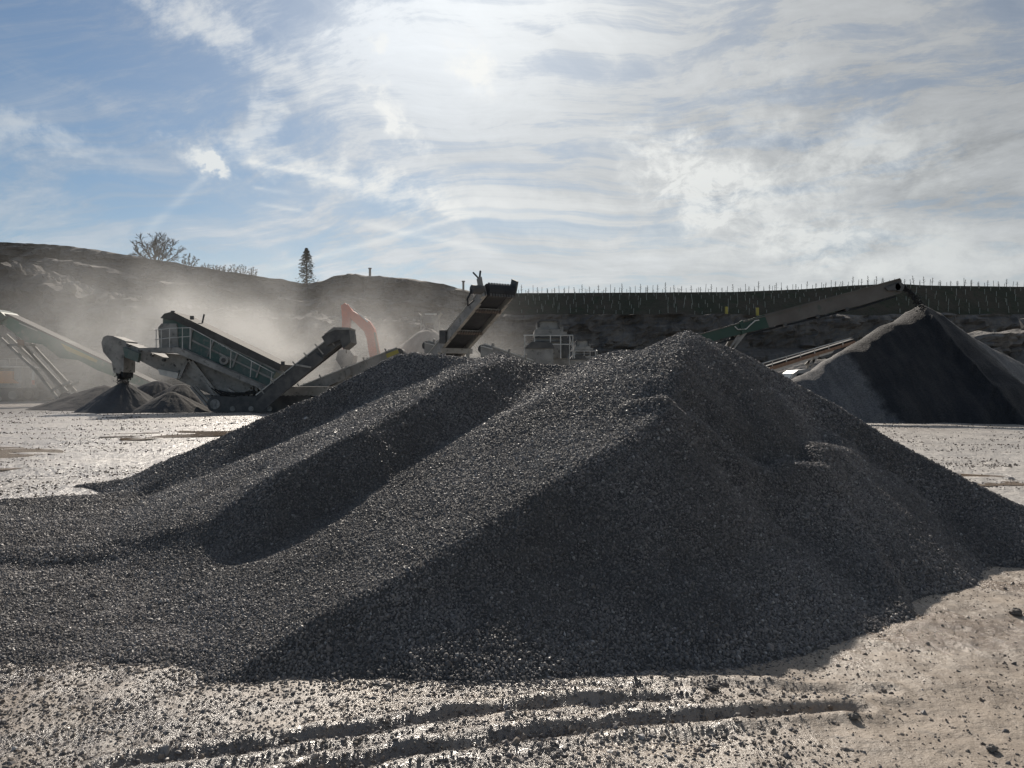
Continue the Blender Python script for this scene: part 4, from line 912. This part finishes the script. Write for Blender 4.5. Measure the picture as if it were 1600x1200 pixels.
# --- hopper frame in the dust, feed conveyors behind the heap
Dh = 70.0
H = thing('hopper_frame', 'pale steel hopper frame showing faintly on top of the dusty cone', 'hopper', (at(670, 0, Dh).x, Dh, 0))
for xx in (660, 664, 681, 685):
    for yy in (-.9, .9): MB().beam(at(xx, 640, Dh) * 1 + Vector((0, yy, .0)), at(xx, 494, Dh) + Vector((0, yy, 0)), .14, .14, (1, 0, 0)).build('leg', 'dust_steel', H)
MB().prism(prof([(655, 489), (661, 495), (685, 495), (690, 489), (684, 498), (680, 506), (665, 506), (661, 498)], Dh), Dh - .9, Dh + .9).build('hopper', 'dust_steel', H)
MB().beam(at(664, 491, Dh), at(682, 491, Dh), .2, .15).build('top_beam', 'pale_steel', H)
for lab, pts, d_, hi_ in (('low dusty feed conveyor left of the inclined conveyor legs', ((668, 541), (720, 560)), 40, 18), ('low dusty feed conveyor right of the inclined conveyor legs', ((754, 546), (830, 572)), 40, 16)):
    p0, p1 = at(*pts[0], d_), at(*pts[1], d_)
    G = thing('feed_conveyor', lab, 'conveyor', (p0.x, d_, 0)); cv = conveyor(G, p1, p0, 1.3, .55, 'dust_steel', brackets=3, name='belt_frame')
    for t in (.2, .8):
        q = p0.lerp(p1, t)
        for yy in (-.5, .5): MB().beam(q + Vector((0, yy, -.2)), Vector((q.x, d_ + yy, 0)), .12, .12, (1, 0, 0)).build('leg', 'dust_steel', G)
    MB().prism(prof([(pts[0][0] - 2, pts[0][1] - 4), (pts[0][0] + 17, pts[0][1] + 1), (pts[0][0] + 17, pts[0][1] + hi_), (pts[0][0] - 2, pts[0][1] + hi_ - 3)], d_), d_ - .8, d_ + .8).build('head_box', 'dust_steel', G)
    mb = MB(); mb.beam(at(pts[0][0] - 2, pts[0][1] - 4.4, d_), at(pts[0][0] + 17, pts[0][1] + .6, d_), 1.7, .05); mb.build('box_lid', 'pale_steel', G)

# --- right-hand conveyors
Dg = 38.0
G1 = thing('stacker_conveyor', 'long green and brown conveyor dropping sand onto the far grey heap', 'conveyor', (at(1180, 0, Dg).x, Dg, 0))
fg = lambda n_, pts, y0, y1, m_, par=G1, d=Dg: MB().prism(prof(pts, d), y0, y1).build(n_, m_, par)
for sg, nm in ((-.62, 'near'), (.56, 'far')):
    s_ = fg('side_plate', [(1188, 493), (1396, 438), (1399, 441), (1399, 460), (1340, 478), (1195, 513)], Dg + sg, Dg + sg + .06, 'taupe_paint')
    fg('tail_side_plate', [(950, 563), (1110, 518), (1188, 493.3), (1195, 513), (1128, 529), (950, 580)], Dg + sg - .01, Dg + sg + .07, 'deep_green')
    fg('top_flange', [(950, 561.5), (1396, 437.2), (1396, 438.6), (950, 563)], Dg + sg - .06, Dg + sg + .12, 'taupe_paint', s_)
fg('belt', [(950, 567), (1398, 444), (1398, 446), (950, 569)], Dg - .55, Dg + .55, 'rubber')
fg('return_belt', [(960, 580), (1195, 514.5), (1340, 480), (1392, 464), (1392, 466), (1340, 482.5), (1195, 517), (960, 583)], Dg - .5, Dg + .5, 'rubber')
fg('head_bracket', [(1372, 452), (1392, 445), (1396, 451), (1394, 456), (1376, 457)], Dg - .75, Dg - .62, 'dark_steel')
q = at(1394, 451, Dg); MB().tube(q + Vector((0, -.75, 0)), q + Vector((0, .7, 0)), .22, None, 14).build('head_drum', 'dark_steel', G1)
mb = MB()
for xx, yy in ((1315, 485), (1220, 509), (1270, 496)): c = at(xx, yy, Dg); mb.tube(c + Vector((0, -.66, 0)), c + Vector((0, .66, 0)), .09, None, 8)
mb.build('return_roller', 'dark_steel', G1)
mb = MB(); rail_run(mb, [at(1148, 510, Dg - .66), at(1153, 515, Dg - .7), at(1166, 514, Dg - .7), at(1173, 507, Dg - .7), at(1180, 501, Dg - .68), at(1186, 500, Dg - .66)], .03); mb.build('hose', 'pale_steel', G1)
fg('joint_plate', [(1149, 504), (1154, 502), (1158, 522), (1153, 524)], Dg - .72, Dg - .62, 'deep_green')
for a_, b_ in (((1160, 520), (1140, 545)), ((1150, 524), (1128, 560)), ((1140, 545), (1110, 620)), ((1128, 560), (1160, 640))):
    for yy in (-.5, .5): MB().beam(at(*a_, Dg) + Vector((0, yy, 0)), at(*b_, Dg) + Vector((0, yy, 0)), .15, .15, (0, 1, 0)).build('strut', 'dust_steel', G1)
for yy in (-.8, .8): q = at(1140, 0, Dg); MB().tube((q.x, Dg + yy - .15, .5), (q.x, Dg + yy + .15, .5), .5, None, 16).build('wheel', 'rubber', G1)
Dw = 56.0
G2 = thing('belt_conveyor', 'orange and white conveyor running behind the grey heap', 'conveyor', (at(1240, 0, Dw).x, Dw, 0))
fw = lambda n_, pts, y0, y1, m_, par=G2: MB().prism(prof(pts, Dw), y0, y1).build(n_, m_, par)
bf = fw('side_beam', [(1150, 589), (1330, 533), (1332, 537), (1150, 595)], Dw - .6, Dw + .6, 'rust_orange'); fw('lower_beam', [(1150, 595), (1300, 546.8), (1296, 552), (1270, 560), (1150, 600)], Dw - .5, Dw + .5, 'white_paint')
mb = MB(); rail_run(mb, [at(1170, 574, Dw - .7), at(1330, 528, Dw - .7)], .04)
for t in range(7): xx = 1185 + t * 22; mb.tube(at(xx, 570 - t * 6.35, Dw - .7), at(xx, 579 - t * 6.6, Dw - .62), .03, None, 5)
mb.build('guard_rail', 'pale_steel', bf)
fw('belt', [(1150, 586), (1330, 530), (1330, 532), (1150, 588)], Dw - .5, Dw + .5, 'rubber')
for a_, b_ in (((1275, 556), (1262, 570)), ((1268, 559), (1255, 640)), ((1200, 582), (1200, 636))):
    for yy in (-.45, .45): MB().beam(at(*a_, Dw) + Vector((0, yy, 0)), at(*b_, Dw) + Vector((0, yy, 0)), .14, .14, (0, 1, 0)).build('strut', 'dust_steel', G2)

# --- white van half hidden by the heap
Dv = 47.0; vx = at(1217, 0, Dv).x
V = thing('van', 'white van mostly hidden behind the grey heap', 'van', (vx, Dv, 0))
bd = MB().prism([(vx, .5), (vx, 1.35), (vx + .25, 1.75), (vx + .55, 2.3), (vx + .8, 2.48), (vx + 1.3, 2.55), (vx + 4.9, 2.55), (vx + 5.0, 2.4), (vx + 5.0, .5)], Dv - .95, Dv + .95).build('body', 'white_paint', V)
MB().prism([(vx + .55, 1.75), (vx + .78, 2.28), (vx + 1.5, 2.28), (vx + 1.5, 1.75)], Dv - .97, Dv - .95).build('window', 'glass', V)
MB().prism([(vx + .20, 1.74), (vx + .52, 2.28), (vx + .56, 2.28), (vx + .27, 1.74)], Dv - .85, Dv + .85).build('windscreen', 'glass', V)
MB().box(vx - .05, vx, Dv - .9, Dv + .9, .45, .75).build('bumper', 'dark_steel', V)
for xx in (.9, 4.1):
    for yy in (-.85, .85):
        wv_ = MB().tube((vx + xx, Dv + yy - .12, .36), (vx + xx, Dv + yy + .12, .36), .36, None, 20).build('wheel', 'rubber', V); MB().tube((vx + xx, Dv + yy - .14, .36), (vx + xx, Dv + yy + .14, .36), .2, None, 14).build('rim', 'pale_steel', wv_)
for yy in (-.7, .7): MB().box(vx - .02, vx + .1, Dv + yy - .18, Dv + yy + .18, .9, 1.15).build('headlight', 'glass', V)

# ------------------------------------------------------------------ airborne dust from the screens
m = bpy.data.materials.new('dust'); m.use_nodes = True; N = NT(m.node_tree); N.n.clear()
o_ = N.new("ShaderNodeOutputMaterial"); pv = N.new("ShaderNodeVolumePrincipled"); N.l.new(pv.outputs[0], o_.inputs['Volume'])
pv.inputs['Color'].default_value = (.80, .80, .79, 1); pv.inputs['Anisotropy'].default_value = .35
P = N.new("ShaderNodeNewGeometry").outputs['Position']; sp = N.new("ShaderNodeSeparateXYZ"); N.l.new(P, sp.inputs[0])
def dblob(px, py, d, rx, ry, rz):
    c = at(px, py, d); t = None
    for k, (cc_, r_) in enumerate(((c.x, rx), (c.y, ry), (c.z, rz))):
        u = N.mul(N.sub(sp.outputs[k], cc_), 1.0 / r_); u = N.mul(u, u); t = u if t is None else N.add(t, u)
    return N.m('EXPONENT', N.mul(t, -1.0))
nz = N.noise(P, .16, 3., .6, .6)
den = None
for px, py, d, rx, ry, rz, g_ in ((255, 515, 58, 6, 7, 2.6, 1.7), (430, 550, 57, 8, 6, 2.8, 1.6), (330, 470, 66, 15, 8, 4.5, .34), (150, 590, 62, 8, 9, 3.0, .6), (20, 560, 64, 12, 6, 4.5, .22), (540, 565, 67, 11, 6, 4, .5), (670, 560, 60, 8, 6, 3.5, .45), (160, 620, 53, 4.5, 4, 1.6, .6), (220, 440, 74, 8, 6, 3.5, .14)):
    b_ = N.mul(dblob(px, py, d, rx, ry, rz), g_); den = b_ if den is None else N.add(den, b_)
den = N.mul(den, N.step(nz, .38, .66, .08, 1.5))
N.l.new(N.mul(den, .055), pv.inputs['Density']); MATS['dust'] = m
mb = MB().box(-68, 4, 48.6, 75.8, .12, 19)
dst = mb.build('dust_haze', 'dust'); dst['kind'] = 'stuff'; dst['label'] = 'pale dust drifting round the screening machinery'
